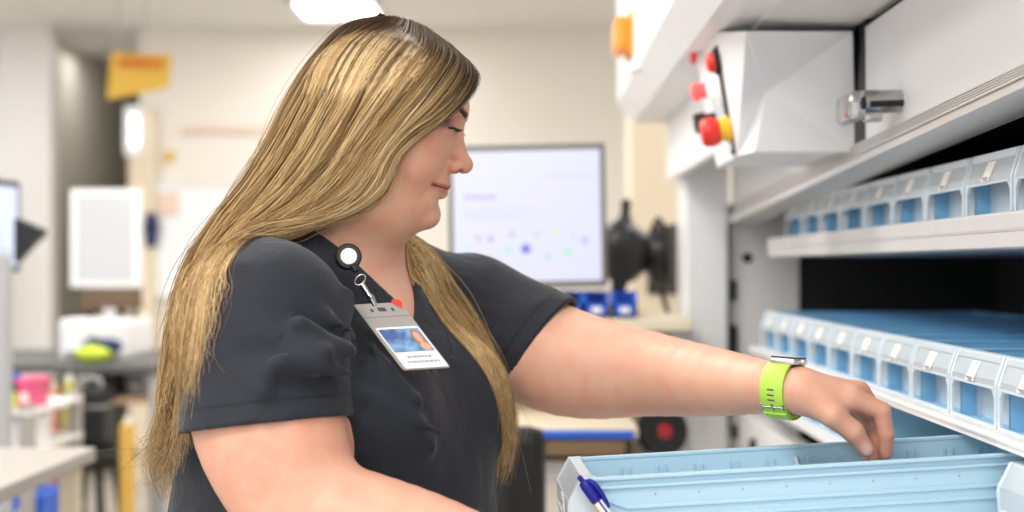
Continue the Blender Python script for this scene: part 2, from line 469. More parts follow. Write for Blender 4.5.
def topf(P):
    d = tor(P)
    a = sln(P); g = (P-HP) @ HN
    a = np.maximum(a, -g); a = np.where(g < .035, np.maximum(a, -inN(P)), a)
    b = slf(P); h = (P-GP) @ GN
    b = np.maximum(b, h); b = np.where(h > -.035, np.maximum(b, -inF(P)), b)
    d = smin(smin(d, a, .014), b, .014)
    for p, q, r, k, sg in FOLDS:
        e = q_cone(P, W(*p), W(*q), r, r*.5)
        d = smin(d, e, k) if sg > 0 else smax(d, -e, k)
    Q = (P-np.array([O2[0], O2[1], ZC])) @ RB                          # V neck
    a, b, z = Q[:, 0], Q[:, 1], Q[:, 2]
    wdg = np.maximum((np.abs(b)-.092*(z+.066)/.105)*.75, -a)
    cyl = np.maximum(np.sqrt(((a+.018)/.088)**2+(b/.095)**2)*.09-.09, -z)
    d = smax(d, -np.minimum(wdg, cyl), .004)
    return np.maximum(d, (ZC-.62)-P[:, 2])                             # tunic hem
top = topf

trousers = Field()
trousers.ell(B(-.03, 0, -.58), (.180, .218, .17), .05, RB)
for s in (-1, 1):
    trousers.cone(B(-.03, .10*s, -.62), B(-.03, .105*s, -.95), .108, .082, .05)
    trousers.cone(B(-.03, .105*s, -.95), B(-.045, .105*s, -1.27), .080, .072, .02)
def tcut(P, d): return np.maximum(d, np.maximum((P[:, 2]-(ZC-.52)), (ZC-1.29)-P[:, 2]))
trousers.fn(tcut)

def finegrid(q=1.0):
    xs = axis_grid(-.47, .44, .0030*q, [(-.215, -.03, .0018*q), (.30, .44, .0018*q)])
    ys = axis_grid(1.24, 2.0, .0030*q, [(1.53, 1.70, .0019*q)])
    zs = axis_grid(-.03, ZC+.26, .012, [(ZC-.30, ZC-.235, .003*q), (ZC-.235, ZC-.10, .0018*q), (ZC-.10, ZC+.02, .003*q), (ZC+.02, ZC+.21, .0016*q), (ZC+.21, 9, .003*q)])
    return xs, ys, zs
Q_ = 1.0
person = thing('person', (O2[0], O2[1], 0), 'person with long blonde hair in a charcoal scrub top reaching into a blue bin', 'person')
V, Fc = surface_nets(body, *finegrid(Q_))

def blob(P, c, r):      # soft mask around a point
    return np.exp(-(((P-np.array(c))/np.array(r))**2).sum(1))
def segd(P, a, b):
    return q_cone(P, np.array(a), np.array(b), 0, 0)
skin = np.array([.70, .41, .295]); tint = np.tile(skin, (len(V), 1))
def paint(mask, col, amt=1.):
    global tint
    w = (np.clip(mask, 0, 1)*amt)[:, None]; tint = tint*(1-w)+np.array(col)*w
paint(np.where(V[:, 2] > ZC+.02, 1., 0.), (.66, .37, .245), .85)
for s in (-1, 1):
    paint(blob(V, H(421, 170, .05*s), (.030, .03, .024)), (.70, .31, .22), .35)       # cheeks
    paint(blob(V, H(464, 166, 0), (.012, .02, .012)), (.66, .26, .18), .2)
    def sg2(a, b):          # distance to a mouth line seen from the side
        p = V[:, [0, 2]]; a = a[[0, 2]]; b = b[[0, 2]]; d = b-a; t = np.clip(((p-a) @ d)/d.dot(d), 0, 1)
        return np.linalg.norm(p-a-t[:, None]*d, axis=1)+np.where(np.abs(V[:, 1]-Yh) > .032, 1., 0)+np.where((V[:, 1]-Yh)*s < -.002, 1., 0)
    ml = np.minimum(sg2(H(451, 190.4), H(441, 187.4)), sg2(H(441, 187.4), H(432.3, 185.0)))
    ul = np.minimum(sg2(H(450.5, 188.0), H(442, 186.2)), sg2(H(442, 186.2), H(434, 185.2)))
    ll = np.minimum(sg2(H(447.5, 193.0), H(441, 190.2)), sg2(H(441, 190.2), H(435, 187.0)))
    paint(np.clip(1-(ul-.0018)/.0014, 0, 1), (.42, .13, .11), .75)
    paint(np.clip(1-(ll-.0022)/.0018, 0, 1), (.56, .19, .15), .65)
    paint(np.clip(1.7-ml/.0010, 0, 1), (.10, .022, .02), .95)
    paint(blob(V, H(446.5, 126.5, .041*s), (.0105, .014, .0068)), (.10, .05, .06), .95)
    paint(blob(V, H(444.5, 124.5, .043*s), (.006, .014, .004)), (.05, .03, .04), .8)    # eye shadow
    paint(blob(V, H(451, 122.5, .036*s), (.010, .012, .005)), (.25, .12, .10), .5)
    paint(blob(V, H(458, 171.0, .0105*s), (.0050, .0045, .0024)), (.08, .022, .02), .95)
scalp = np.clip((V[:, 2]-H(0, 0)[2]+ (H(0,0)[2]-H(0, 92)[2]) + (V[:, 0]-H(470, 0)[0])*-.55)/.006, 0, 1)
paint(scalp, (.075, .045, .025), .95)
hand = np.clip((V[:, 0]-.30)/.05, 0, 1)
paint(hand, (.69, .37, .265), .6)
for p, r in ((W(884, 440, 1.5200), .02), (W(872, 450, 1.5350), .02), (W(866, 447, 1.5070), .014), (W(862, 392, 1.5250), .014)):
    paint(blob(V, p, (r, r, r)), (.68, .28, .19), .5)
paint(np.clip(1.5-np.sqrt((((V-(W(867.2, 450, 1.4975)))/np.array([.0062, .006, .0078]))**2).sum(1)), 0, 1), (.82, .56, .47), .9)
for p, rr in ((A1, .1), (F1+np.array([.02, 0, -.06]), .06), (A2, .08)): paint(blob(V, p, (rr, rr, rr)), (.70, .33, .24), .35)

def skin_mat():
    m, n, l, b = nt('skin')
    at = n.new('ShaderNodeAttribute'); at.attribute_name = 'tint'
    tc = n.new('ShaderNodeTexCoord'); n1 = n.new('ShaderNodeTexNoise'); n1.inputs['Scale'].default_value = 38; n1.inputs['Detail'].default_value = 6
    n2 = n.new('ShaderNodeTexNoise'); n2.inputs['Scale'].default_value = 420; n2.inputs['Detail'].default_value = 2
    l.new(tc.outputs['Object'], n1.inputs['Vector']); l.new(tc.outputs['Object'], n2.inputs['Vector'])
    rp = n.new('ShaderNodeValToRGB'); rp.color_ramp.elements[0].position = .35; rp.color_ramp.elements[1].position = .7
    rp.color_ramp.elements[0].color = (1, 1, 1, 1); rp.color_ramp.elements[1].color = (1.0, .84, .80, 1)
    l.new(n1.outputs['Fac'], rp.inputs[0])
    mx = n.new('ShaderNodeMix'); mx.data_type = 'RGBA'; mx.blend_type = 'MULTIPLY'; mx.inputs[0].default_value = 1
    l.new(at.outputs['Color'], mx.inputs[6]); l.new(rp.outputs[0], mx.inputs[7]); l.new(mx.outputs[2], b.inputs['Base Color'])
    b.inputs['Roughness'].default_value = .48; b.inputs['Specular IOR Level'].default_value = .4
    b.inputs['Subsurface Weight'].default_value = .18; b.inputs['Subsurface Radius'].default_value = (1, .35, .2); b.inputs['Subsurface Scale'].default_value = .006
    bp = n.new('ShaderNodeBump'); bp.inputs['Strength'].default_value = .12; bp.inputs['Distance'].default_value = .001
    l.new(n2.outputs['Fac'], bp.inputs['Height']); l.new(bp.outputs[0], b.inputs['Normal'])
    return m
np_mesh('body', V, Fc, skin_mat(), person, cols={'tint': tint})

def cloth_mat():
    m, n, l, b = nt('charcoal_scrub_cloth')
    at = n.new('ShaderNodeAttribute'); at.attribute_name = 'tint'
    tc = n.new('ShaderNodeTexCoord'); n1 = n.new('ShaderNodeTexNoise'); n1.inputs['Scale'].default_value = 16; n1.inputs['Detail'].default_value = 3; n1.inputs['Distortion'].default_value = .6
    n2 = n.new('ShaderNodeTexNoise'); n2.inputs['Scale'].default_value = 900
    l.new(tc.outputs['Object'], n1.inputs['Vector']); l.new(tc.outputs['Object'], n2.inputs['Vector'])
    mx = n.new('ShaderNodeMix'); mx.data_type = 'RGBA'; mx.blend_type = 'MULTIPLY'; mx.inputs[0].default_value = .35
    l.new(at.outputs['Color'], mx.inputs[6]); l.new(n2.outputs['Fac'], mx.inputs[7]); l.new(mx.outputs[2], b.inputs['Base Color'])
    b.inputs['Roughness'].default_value = .75; b.inputs['Specular IOR Level'].default_value = .3; b.inputs['Sheen Weight'].default_value = .12; b.inputs['Sheen Roughness'].default_value = .4
    b1 = n.new('ShaderNodeBump'); b1.inputs['Strength'].default_value = .5; b1.inputs['Distance'].default_value = .012
    b2 = n.new('ShaderNodeBump'); b2.inputs['Strength'].default_value = .2; b2.inputs['Distance'].default_value = .0006
    l.new(n1.outputs['Fac'], b1.inputs['Height']); l.new(n2.outputs['Fac'], b2.inputs['Height']); l.new(b1.outputs[0], b2.inputs['Normal']); l.new(b2.outputs[0], b.inputs['Normal'])
    return m
CM = cloth_mat()
xs = axis_grid(-.47, .10, .0030*Q_, []); ys = axis_grid(1.26, 2.0, .0034*Q_, []); zs = axis_grid(ZC-.66, ZC+.12, .012, [(ZC-.30, 9, .0028*Q_)])
Vt, Ft = surface_nets(top, xs, ys, zs, smooth=2)
ct = np.tile(np.array([.023, .026, .037]), (len(Vt), 1))
st = np.clip(1.4-np.abs(((Vt-HP) @ HN)-.021)/.0016, 0, 1)*(sln(Vt) < .004)
st = np.maximum(st, np.clip(1.4-np.abs(((Vt-GP) @ GN)+.021)/.0016, 0, 1)*(slf(Vt) < .004))
ct = ct*(1-.55*st[:, None])
np_mesh('scrub_top', Vt, Ft, CM, person, cols={'tint': ct})
Vr, Fr = surface_nets(trousers, axis_grid(-.5, .1, .012, []), axis_grid(1.3, 2.0, .012, []), axis_grid(.02, ZC-.45, .014, []))
np_mesh('scrub_trousers', Vr, Fr, CM, person, cols={'tint': np.tile(np.array([.023, .026, .037]), (len(Vr), 1))})
for s in (-1, 1):
    sh = Field(); sh.cone(B(-.075, .10*s, -1.315), B(.11, .12*s, -1.328), .046, .038, .02); sh.ell(B(-.06, .10*s, -1.28), (.055, .045, .05), .02, RB)
    sh.fn(lambda P, d: np.maximum(d, .004-P[:, 2]))
    Vs, Fs = surface_nets(sh, axis_grid(-.45, .1, .008, []), axis_grid(1.3, 2.0, .008, []), axis_grid(-.03, .2, .008, []))
    np_mesh('shoe', Vs, Fs, M['black'], person)

# brows and lashes
def strands(name, segs, r0, material, parent, n=5):
    b = MB()
    for pts in segs:
        pts = catmull(pts, 7); b.tube(pts, np.linspace(r0, r0*.25, 7), n)
    return b.build(name, material, parent, smooth=80)
M['browhair'] = mat('dark_brow_hair', (.045, .022, .014), .6); M['lash'] = mat('black_lash', (.008, .006, .007), .5)
def onskin(p, off=.0005):
    p = np.array([p], float)
    for _ in range(5):
        d = body(p); p = p-(d-off)[:, None]*body.grad(p)
    return p[0]
for s in (-1, 1):
    segs = []
    for i in range(170):
        t = rng.random(); w = rng.normal()*.55
        c = H(466.0-3*t-9*t*t, 118.5-12.5*t+3.5*t*t, s*(.011+.036*t)); c = c+np.array([0, 0, (w*.0036)*(1-.45*t)])
        dr = np.array([-.003-.003*t, s*.004, .0045*(1-.9*t)])*(.7+.5*rng.random())
        segs.append([onskin(c), onskin(c+dr*.5, .0010), onskin(c+dr, .0008)])
    strands('eyebrow', segs, .00062, 'browhair', person)
    segs = []
    for i in range(46):
        t = i/45
        th = -1.05+2.0*t
        # lash line: the lower rim of the lowered lid
        base = H(446.5, 127.5, .031*s)+np.array([.0118*math.cos(th*.95), s*.0128*math.sin(th), -.0046])
        b0 = onskin(base, -.0002)
        dr = np.array([.95*math.cos(th*.9), s*math.sin(th)*.9, -.28]); L = .0088*(.8+.35*rng.random())
        segs.append([b0, b0+dr*L*.5+np.array([0, 0, -.0009]), b0+dr*L+np.array([0, 0, .0012])])
    line = [onskin(H(446.5, 127.5, .031*s)+np.array([.0118*math.cos(a*.95), s*.0128*math.sin(a), -.0046]), .0002) for a in np.linspace(-1.15, 1.25, 12)]
    o = strands('eyelashes', segs, .00050, 'lash', person)
    b = MB(); b.tube(line, [.0009]+[.0016]*10+[.0006], 6); b.build('lash_line', 'lash', o, smooth=80)
# ------------------------------------------------------------------ hair: combed strands laid over the head, back and shoulders
G = [
 [(464,60,1.612),(477,75,1.597),(473,90,1.578),(458,107,1.562),(436,124,1.553),(412,141,1.548),(397,160,1.546),(390,184,1.548),(374,202,1.548),(343,219,1.54),(297,232,1.50),(252,243,1.452),(222,270,1.420),(208,318,1.395),(194,365,1.378),(186,405,1.37)],
 [(456,50,1.612),(471,68,1.587),(463,92,1.562),(438,118,1.550),(409,137,1.543),(388,162,1.541),(377,188,1.541),(352,208,1.538),(312,223,1.512),(266,235,1.460),(228,257,1.426),(208,305,1.402),(192,360,1.388),(181,425,1.385)],
 [(441,38,1.614),(455,58,1.582),(434,92,1.553),(405,124,1.541),(383,150,1.537),(364,181,1.536),(342,203,1.533),(302,221,1.507),(257,235,1.465),(220,261,1.435),(202,312,1.415),(186,372,1.41),(174,435,1.415)],
 [(427,28,1.616),(434,48,1.586),(408,83,1.553),(382,117,1.540),(360,149,1.535),(340,181,1.534),(312,207,1.527),(274,227,1.503),(237,248,1.475),(210,290,1.456),(196,348,1.448),(185,408,1.448),(178,455,1.45)],
 [(411,20,1.617),(407,40,1.588),(377,78,1.556),(352,117,1.543),(330,154,1.538),(307,187,1.536),(277,213,1.52),(242,238,1.495),(214,276,1.472),(195,332,1.462),(181,392,1.462),(172,448,1.466),(164,475,1.47)],
 [(396,17,1.618),(377,34,1.592),(346,77,1.564),(321,119,1.553),(299,159,1.547),(273,194,1.541),(243,222,1.525),(213,258,1.505),(191,306,1.493),(177,362,1.487),(166,422,1.49),(152,468,1.50)],
 [(382,16.5,1.62),(346,25,1.61),(311,60,1.60),(284,104,1.592),(263,147,1.586),(240,187,1.58),(212,221,1.568),(186,262,1.553),(169,315,1.543),(160,370,1.538),(152,430,1.538),(140,470,1.545),(164,512,1.55)],
]
def mir(g, n, dx=0): return [(u+dx, v, 3.24-Y) for u, v, Y in g[:n]]
backs = [
 [(386,17,1.635),(350,28,1.65),(315,66,1.665),(288,110,1.672),(266,152,1.678),(243,192,1.682),(218,228,1.683),(196,270,1.678),(182,325,1.672),(176,380,1.67),(172,440,1.67),(168,500,1.67)],
 mir(G[4], 5)+[(310,188,1.708),(285,216,1.712),(262,245,1.715),(240,285,1.715),(226,340,1.712),(218,400,1.71),(212,460,1.71)],
 mir(G[3], 6)+[(330,206,1.715),(310,226,1.735),(296,255,1.75),(286,300,1.755),(280,360,1.755),(276,420,1.755)],
]
fronts = [
 mir(G[3], 5)+[(358,182,1.715),(372,215,1.725),(400,244,1.735),(432,268,1.735),(462,300,1.715),(488,345,1.70),(507,390,1.69),(516,430,1.685),(505,490,1.685)],
 mir(G[2], 5)+[(378,182,1.71),(385,215,1.712),(404,246,1.710),(430,282,1.70),(456,318,1.685),(480,357,1.675),(499,396,1.67),(511,440,1.67),(503,480,1.67)],
 mir(G[1], 6)+[(386,190,1.70),(388,218,1.695),(398,248,1.685),(418,284,1.672),(444,320,1.662),(470,355,1.655),(492,388,1.65),(507,420,1.652),(516,455,1.655)],
 mir(G[0], 7)+[(392,188,1.695),(392,216,1.685),(396,244,1.672),(408,274,1.660),(430,306,1.650),(458,338,1.645),(484,368,1.642),(502,398,1.642),(515,430,1.645)],
]
NP = 34
def grid(gs): return np.array([catmull([W(*p) for p in g], NP) for g in gs])
sheets = [(grid(G+backs[:1]), 1.0, 'n'), (grid([G[6]]+backs), .35, 'b'), (grid(fronts), .45, 'f')]

def hair_points(Gd, n, depth, jit, spread):
    k = len(Gd); t = rng.random(n)*(k-1)
    # clumps: strands gather round a random set of locks
    nc = max(6, int(22*(k-1))); locks = np.sort(rng.random(nc)*(k-1))
    nearest = locks[np.abs(t[:, None]-locks[None]).argmin(1)]
    ph = rng.random(nc)*6.28; ph = ph[np.abs(t[:, None]-locks[None]).argmin(1)]
    s = np.linspace(0, 1, NP)
    cl = np.clip((s-.12)/.5, 0, 1)**1.2*.78
    tt = np.clip(t[:, None]*(1-cl)[None]+nearest[:, None]*cl[None], 0, k-1-1e-6)
    i = np.floor(tt).astype(int); x = (tt-i)[..., None]; j = np.arange(NP)[None]
    P = Gd[i, j]*(1-x)+Gd[i+1, j]*x
    dT = np.gradient(P, axis=1); across = Gd[np.minimum(i+1, k-1), j]-Gd[i, j]
    N = np.cross(dT, across); N /= np.linalg.norm(N, axis=2)[..., None]+1e-9
    cen = np.array([H(385, 120)[0], Yh, 0]); out = P-cen; out[..., 2] = 0
    sg = np.sign((N*out).sum(2).mean(1)); N *= np.where(sg == 0, 1, sg)[:, None, None]
    dep = depth[0]+rng.random(n)*(depth[1]-depth[0])+np.sin(nearest*57.3)*.0028
    prof = np.clip(s/.08, .25 if depth[0] < .005 else .8, 1)
    P = P-N*(dep[:, None]*prof[None])[..., None]
    # waviness shared by a lock, frizz of its own
    wv = np.sin(s[None]*(9+2*np.sin(ph))[:, None]+ph[:, None])*.0085*np.clip((s-.15)*2, 0, 1)[None]
    A = across/(np.linalg.norm(across, axis=2)[..., None]+1e-9)
    P = P+A*wv[..., None]
    P = P+rng.normal(size=(n, 1, 3))*jit*np.clip(s*1.3, .12, 1)[None, :, None]
    fr = rng.normal(size=(n, 4, 3))*spread
    for q in range(4): P = P+fr[:, q][:, None]*np.sin(s*(5+5*q)+q)[None, :, None]*np.clip(s-.1, 0, 1)[None, :, None]
    return P, t/(k-1), nearest

def cover(P):
    d = np.minimum(body(P), top(P)); return d
def settle(P, off, pull=0.):
    sh = P.shape; Q = P.reshape(-1, 3).copy()
    for _ in range(3):
        d = cover(Q); w = d < off
        if not w.any(): break
        q = Q[w]; g = np.zeros_like(q)
        for a in range(3):
            e = np.zeros(3); e[a] = .003; g[:, a] = cover(q+e)-cover(q-e)
        g /= np.linalg.norm(g, axis=1)[:, None]+1e-9
        pl = np.where(q[:, 2] < ZC+.045, pull, 0.)[:, None]; m = g*(1-pl)+np.array([0, -1., 0])*pl; m /= np.linalg.norm(m, axis=1)[:, None]+1e-9
        Q[w] = q+m*np.minimum((off-d[w])/np.maximum((m*g).sum(1), .4), .03)[:, None]
    return Q.reshape(sh)

HV, HF, HC = [], [], []; hoff = 0
def add_strands(P, rad, col, n=3):
    """P (N,NP,3), rad (N,NP), col (N,NP,3)"""
    global hoff
    N, K = P.shape[:2]
    T = np.gradient(P, axis=1); T /= np.linalg.norm(T, axis=2)[..., None]+1e-9
    a = np.cross(T, np.array([.13, .97, .2])); a /= np.linalg.norm(a, axis=2)[..., None]+1e-9; b = np.cross(T, a)
    th = np.arange(n)*2*math.pi/n
    V = P[:, :, None]+rad[:, :, None, None]*(np.cos(th)[None, None, :, None]*a[:, :, None]+np.sin(th)[None, None, :, None]*b[:, :, None])
    I = hoff+np.arange(N*K*n).reshape(N, K, n)
    q = np.stack([I[:, :-1], np.roll(I, -1, 2)[:, :-1], np.roll(I, -1, 2)[:, 1:], I[:, 1:]], -1).reshape(-1, 4)
    HV.append(V.reshape(-1, 3)); HF.append(q); HC.append(np.repeat(col.reshape(N*K, 3), n, 0)); hoff += N*K*n

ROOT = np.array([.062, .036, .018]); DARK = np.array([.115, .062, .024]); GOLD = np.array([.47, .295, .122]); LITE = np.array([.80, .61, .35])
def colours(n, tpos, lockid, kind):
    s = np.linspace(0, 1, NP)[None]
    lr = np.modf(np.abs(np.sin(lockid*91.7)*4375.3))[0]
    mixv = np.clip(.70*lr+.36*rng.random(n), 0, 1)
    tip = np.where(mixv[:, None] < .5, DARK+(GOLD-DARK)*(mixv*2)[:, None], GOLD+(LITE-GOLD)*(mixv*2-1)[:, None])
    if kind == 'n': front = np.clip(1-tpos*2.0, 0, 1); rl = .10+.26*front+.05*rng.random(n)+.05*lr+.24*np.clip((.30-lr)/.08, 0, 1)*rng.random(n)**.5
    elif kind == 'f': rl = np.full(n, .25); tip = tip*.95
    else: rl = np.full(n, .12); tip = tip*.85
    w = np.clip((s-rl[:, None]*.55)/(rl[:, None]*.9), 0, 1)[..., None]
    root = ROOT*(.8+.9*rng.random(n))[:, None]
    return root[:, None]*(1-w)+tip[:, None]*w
def strands_for(Gd, kind, n, depth, jit, spread, r, off=.0015, lim=1.):
    P, tp, lk = hair_points(Gd, n, depth, jit, spread)
    P = settle(P, off, .6 if kind == 'n' else 0.)
    s = np.linspace(0, 1, NP)
    cut = .54+.46*rng.random(n)**2.0 if kind == 'n' else 1-.38*rng.random(n)**1.1
    if kind == 'n': cut = np.where(tp < .42, .46+.54*rng.random(n)**2.4, cut)                       # tips of different lengths
    ss = s[None]*(cut*lim)[:, None]*(NP-1); i = np.minimum(ss.astype(int), NP-2); x = (ss-i)[..., None]
    P = np.take_along_axis(P, i[..., None], 1)*(1-x)+np.take_along_axis(P, (i+1)[..., None], 1)*x
    rad = (r*(.7+.6*rng.random(n)))[:, None]*np.clip((1-s)/.35, .25, 1)[None]
    return P, rad, colours(n, tp, lk, kind)
HN_ = HAIRN
for Gd, wgt, kind in sheets:
    n = int(HN_*wgt)
    add_strands(*strands_for(Gd, kind, n, (.0, .010), .0022, .0022, .00055))
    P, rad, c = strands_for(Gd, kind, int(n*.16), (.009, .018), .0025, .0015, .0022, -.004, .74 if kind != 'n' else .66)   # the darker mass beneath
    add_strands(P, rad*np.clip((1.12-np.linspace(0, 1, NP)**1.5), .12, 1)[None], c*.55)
    P, rad, c = strands_for(Gd, kind, int(n*.035), (-.004, .002), .005, .008, .00032)   # flyaways
    add_strands(P, rad, c)
# lock blown off the back
wisp = grid([[(185,330,1.50),(172,380,1.49),(158,425,1.485),(140,452,1.485),(112,468,1.485)], [(190,330,1.50),(180,390,1.49),(172,440,1.49),(150,462,1.49),(128,470,1.49)], [(180,380,1.51),(174,430,1.50),(160,462,1.50),(158,490,1.50),(168,512,1.50)]])
add_strands(*strands_for(wisp, 'b', 130, (0, .006), .004, .007, .00042))

wisp = grid([[(252,240,1.440),(230,262,1.412),(218,300,1.385),(214,345,1.365),(220,388,1.352)], [(262,238,1.452),(240,256,1.418),(226,290,1.385),(218,330,1.365),(206,372,1.360)], [(246,242,1.445),(222,268,1.412),(208,310,1.388),(196,355,1.375),(188,400,1.37)]])
add_strands(*strands_for(wisp, 'n', 34, (0, .002), .004, .004, .00034))
def hair_mat():
    m, n, l, b = nt('blonde_hair')
    at = n.new('ShaderNodeAttribute'); at.attribute_name = 'tint'
    l.new(at.outputs['Color'], b.inputs['Base Color'])
    b.inputs['Roughness'].default_value = .46; b.inputs['Specular IOR Level'].default_value = .2
    return m
HO = np_mesh('hair', np.concatenate(HV), np.concatenate(HF), hair_mat(), person, cols={'tint': np.concatenate(HC)})
del HV, HF, HC
# ------------------------------------------------------------------ carousel cabinet
def Z(z): return ZC+z
mach = thing('storage_carousel', (.75, 2.2, 0), 'tall white storage carousel cabinet with open pick bay, hood and control box', 'cabinet')
YN, YF = .95, 3.6
b = MB()
b.prism([(.27, YN, Z(.3675)), (.230, YN, Z(.420)), (.224, YN, Z(1.30)), (.56, YN, Z(1.30)), (.56, YN, Z(.3675))], (0, YF-YN, 0))
hood = b.build('hood', 'white', mach)
b = MB(); b.box((.347, YN+.01, Z(.3635)), (.497, YF-.01, Z(.3685)), .001); b.build('underside_panel', 'offwhite', hood)
b = MB(); b.lathe((.231, 2.95, Z(.418)+.0), (-1, 0, -.25), [(0, .012), (.014, .012), (.02, .008), (.021, 0)], 14); b.build('knob', 'white', hood, smooth=40)
b = MB()
for y in (3.06,): b.box((.190, y, Z(.472)), (.226, y+.12, Z(.549)), .012)
bea = b.build('beacon', 'amber', mach); bea['label'] = 'amber warning lamp'
b = MB(); b.box((.221, 3.05, Z(.465)), (.229, 3.19, Z(.556)), .002); b.build('lamp_base', 'orange', bea)
# front panel, gap, sill strip
def sill(y, top): return .203-.025*(y-1.41) if top else .175-.036*(y-1.41)
b = MB()
for ya, yb in ((YN, 2.09), (2.10, 3.42)):
    za, zb = sill(ya, 1)-.006, sill(yb, 1)-.006
    b.prism([(.5, ya, Z(za)), (.5, yb, Z(zb)), (.5, yb, Z(.354)), (.5, ya, Z(.354))], (.03, 0, 0))
b.build('front_panel', 'white', mach)
b = MB(); b.box((.512, YN, Z(.23)), (.55, 3.40, Z(.3675))); b.box((.4975, 2.075, Z(.18)), (.505, 2.135, Z(.366))); b.build('black_gap_strip', 'black', mach)  # black strips along the panel top and beside the control box
b = MB(); b.box((.352, 2.62, Z(.215)), (.372, 3.55, Z(.3640)), .004); b.build('hood_skirt', 'white', mach)
b = MB()
def sl(x0, x1, ta, tb, mi=0):
    pts = []
    for y in (YN, 3.44):
        zt, zb = sill(y, 1), sill(y, 0); f = lambda t: Z(zb+(zt-zb)*t)
        pts.append([(x0, y, f(ta)), (x1, y, f(ta)), (x1, y, f(tb)), (x0, y, f(tb))])
    p, q = pts; b.add(p+q, [(0, 1, 2, 3), (7, 6, 5, 4)]+[(i, i+4, (i+1) % 4+4, (i+1) % 4) for i in range(4)], mi)
sl(.488, .56, 0, .32)
sl(.484, .56, .34, .37)
for k in range(6): sl(.4935, .56, .42+.095*k, .48+.095*k)
sl(.497, .555, .30, 1.0)
b.build('sill_strip', 'alu', mach)
# pillar, inner wall, dark inside
b = MB(); b.box((.383, 3.40, .0), (.486, 3.60, Z(.3675)), .006); b.build('pillar', 'white', mach)
b = MB(); b.box((.490, 3.43, .0), (.665, 3.47, Z(.15)), .002); iw = b.build('inner_wall', 'offwhite', mach)
b = MB()
b.ell((.537, 3.43, Z(.02)), (.013, .006, .013), 10); b.box((.496, 3.42, Z(-.085)), (.510, 3.432, Z(-.035)), .003); b.box((.494, 3.42, Z(-.235)), (.512, 3.432, Z(-.145)), .003); b.box((.4862, 3.41, Z(-.4)), (.4905, 3.432, Z(.11)))
b.build('slot', 'black', iw)
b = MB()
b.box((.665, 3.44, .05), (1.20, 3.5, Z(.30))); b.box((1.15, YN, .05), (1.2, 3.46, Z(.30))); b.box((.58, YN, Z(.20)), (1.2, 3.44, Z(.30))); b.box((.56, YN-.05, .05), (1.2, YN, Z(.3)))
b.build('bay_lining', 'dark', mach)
b = MB(); b.box((1.2, YN-.06, 0), (1.23, YF, Z(1.3)), .004); b.box((.56, 3.5, 0), (1.2, YF, Z(1.3))); b.box((.56, YN-.06, Z(.37)), (1.2, 3.5, Z(1.3))); b.build('casing', 'white', mach)
# base and pick counter
b = MB(); b.box((.505, YN, .08), (.55, 3.40, Z(-.345)), .004); b.box((.52, YN, 0), (.6, 3.4, .08)); bp = b.build('base_panel', 'offwhite', mach)
for (u, v) in ((735, 418), (753, 427)):
    b = MB(); y = .5*1400/(u-528); b.lathe((.507, y, Z(-.40)), (-1, 0, 0), [(0, .018), (.014, .016), (.016, 0)], 14); b.build('knob', 'black', bp, smooth=40)
b = MB(); b.box((.02, 1.18, Z(-.365)), (.505, 1.86, Z(-.335)), .006); b.box((.03, 1.2, 0), (.09, 1.26, Z(-.365)), .004); b.box((.03, 1.78, 0), (.09, 1.84, Z(-.365)), .004); b.build('pick_counter', 'white', mach)

# control box
def hull(pts, name, material, parent):
    bm = bmesh.new()
    for p in pts: bm.verts.new(p)
    r = bmesh.ops.convex_hull(bm, input=bm.verts[:])
    bmesh.ops.delete(bm, geom=list({g for g in r['geom_interior']+r['geom_unused'] if isinstance(g, bmesh.types.BMVert)}), context='VERTS')
    bmesh.ops.dissolve_limit(bm, angle_limit=math.radians(2), verts=bm.verts[:], edges=bm.edges[:])
    bmesh.ops.bevel(bm, geom=bm.edges[:], offset=.0025, segments=2, profile=.6, affect='EDGES')
    bm.verts.index_update(); m_ = MB(); m_.add([tuple(v.co) for v in bm.verts], [tuple(v.index for v in f.verts) for f in bm.faces]); bm.free()
    return m_.build(name, material, parent)
p0, p1 = W(716, 32, 2.21), W(737, 157, 2.23)
bA, bB, bC, bL, bR = W(746, 31, 2.06), W(853, 31, 2.10), W(765, 93, 2.15), W(754, 152, 2.15), W(856, 152, 2.15)
kT, kB, p0b, p1b = np.array([.497, 2.47, Z(.36)]), np.array([.497, 2.47, Z(.175)]), p0+[0, .26, 0], p1+[0, .24, 0]
bm = bmesh.new(); vv = [bm.verts.new(p) for p in (bA, bB, bC, bL, bR, p0, p1, kT, kB, p0b, p1b)]
for f in ((2, 3, 4), (2, 4, 1), (0, 2, 1), (5, 0, 2, 3, 6), (5, 6, 10, 9), (6, 3, 4, 8, 10), (4, 1, 7, 8), (5, 9, 7, 1, 0), (9, 10, 8, 7)): bm.faces.new([vv[i] for i in f])
bmesh.ops.recalc_face_normals(bm, faces=bm.faces[:])
bmesh.ops.bevel(bm, geom=[e_ for e_ in bm.edges if len(e_.link_faces) == 2 and e_.calc_face_angle(0) > .2], offset=.002, segments=2, profile=.6, affect='EDGES')
bm.verts.index_update(); m_ = MB(); m_.add([tuple(v.co) for v in bm.verts], [tuple(v.index for v in f.verts) for f in bm.faces]); bm.free()
cbox = m_.build('control_box', 'white', mach)
cn = np.cross(p1-p0, np.array([0, 1., 0])); cn /= np.linalg.norm(cn); cn *= -1 if cn[0] > 0 else 1
dn = (p1-p0)/np.linalg.norm(p1-p0); dy_ = np.array([0, 1., 0])
def cp(s, t, h=0.): return p0+(p1-p0)*s+dy_*t+cn*h
def plate(bb, s0, s1, t0, t1, h, m=0):
    bb.prism([cp(s0, t0, -.001), cp(s1, t0, -.001), cp(s1, t1, -.001), cp(s0, t1, -.001)], cn*h, m)
b = MB(); plate(b, .10, .97, .004, .034, .004); b.build('button_strip', 'black', cbox)
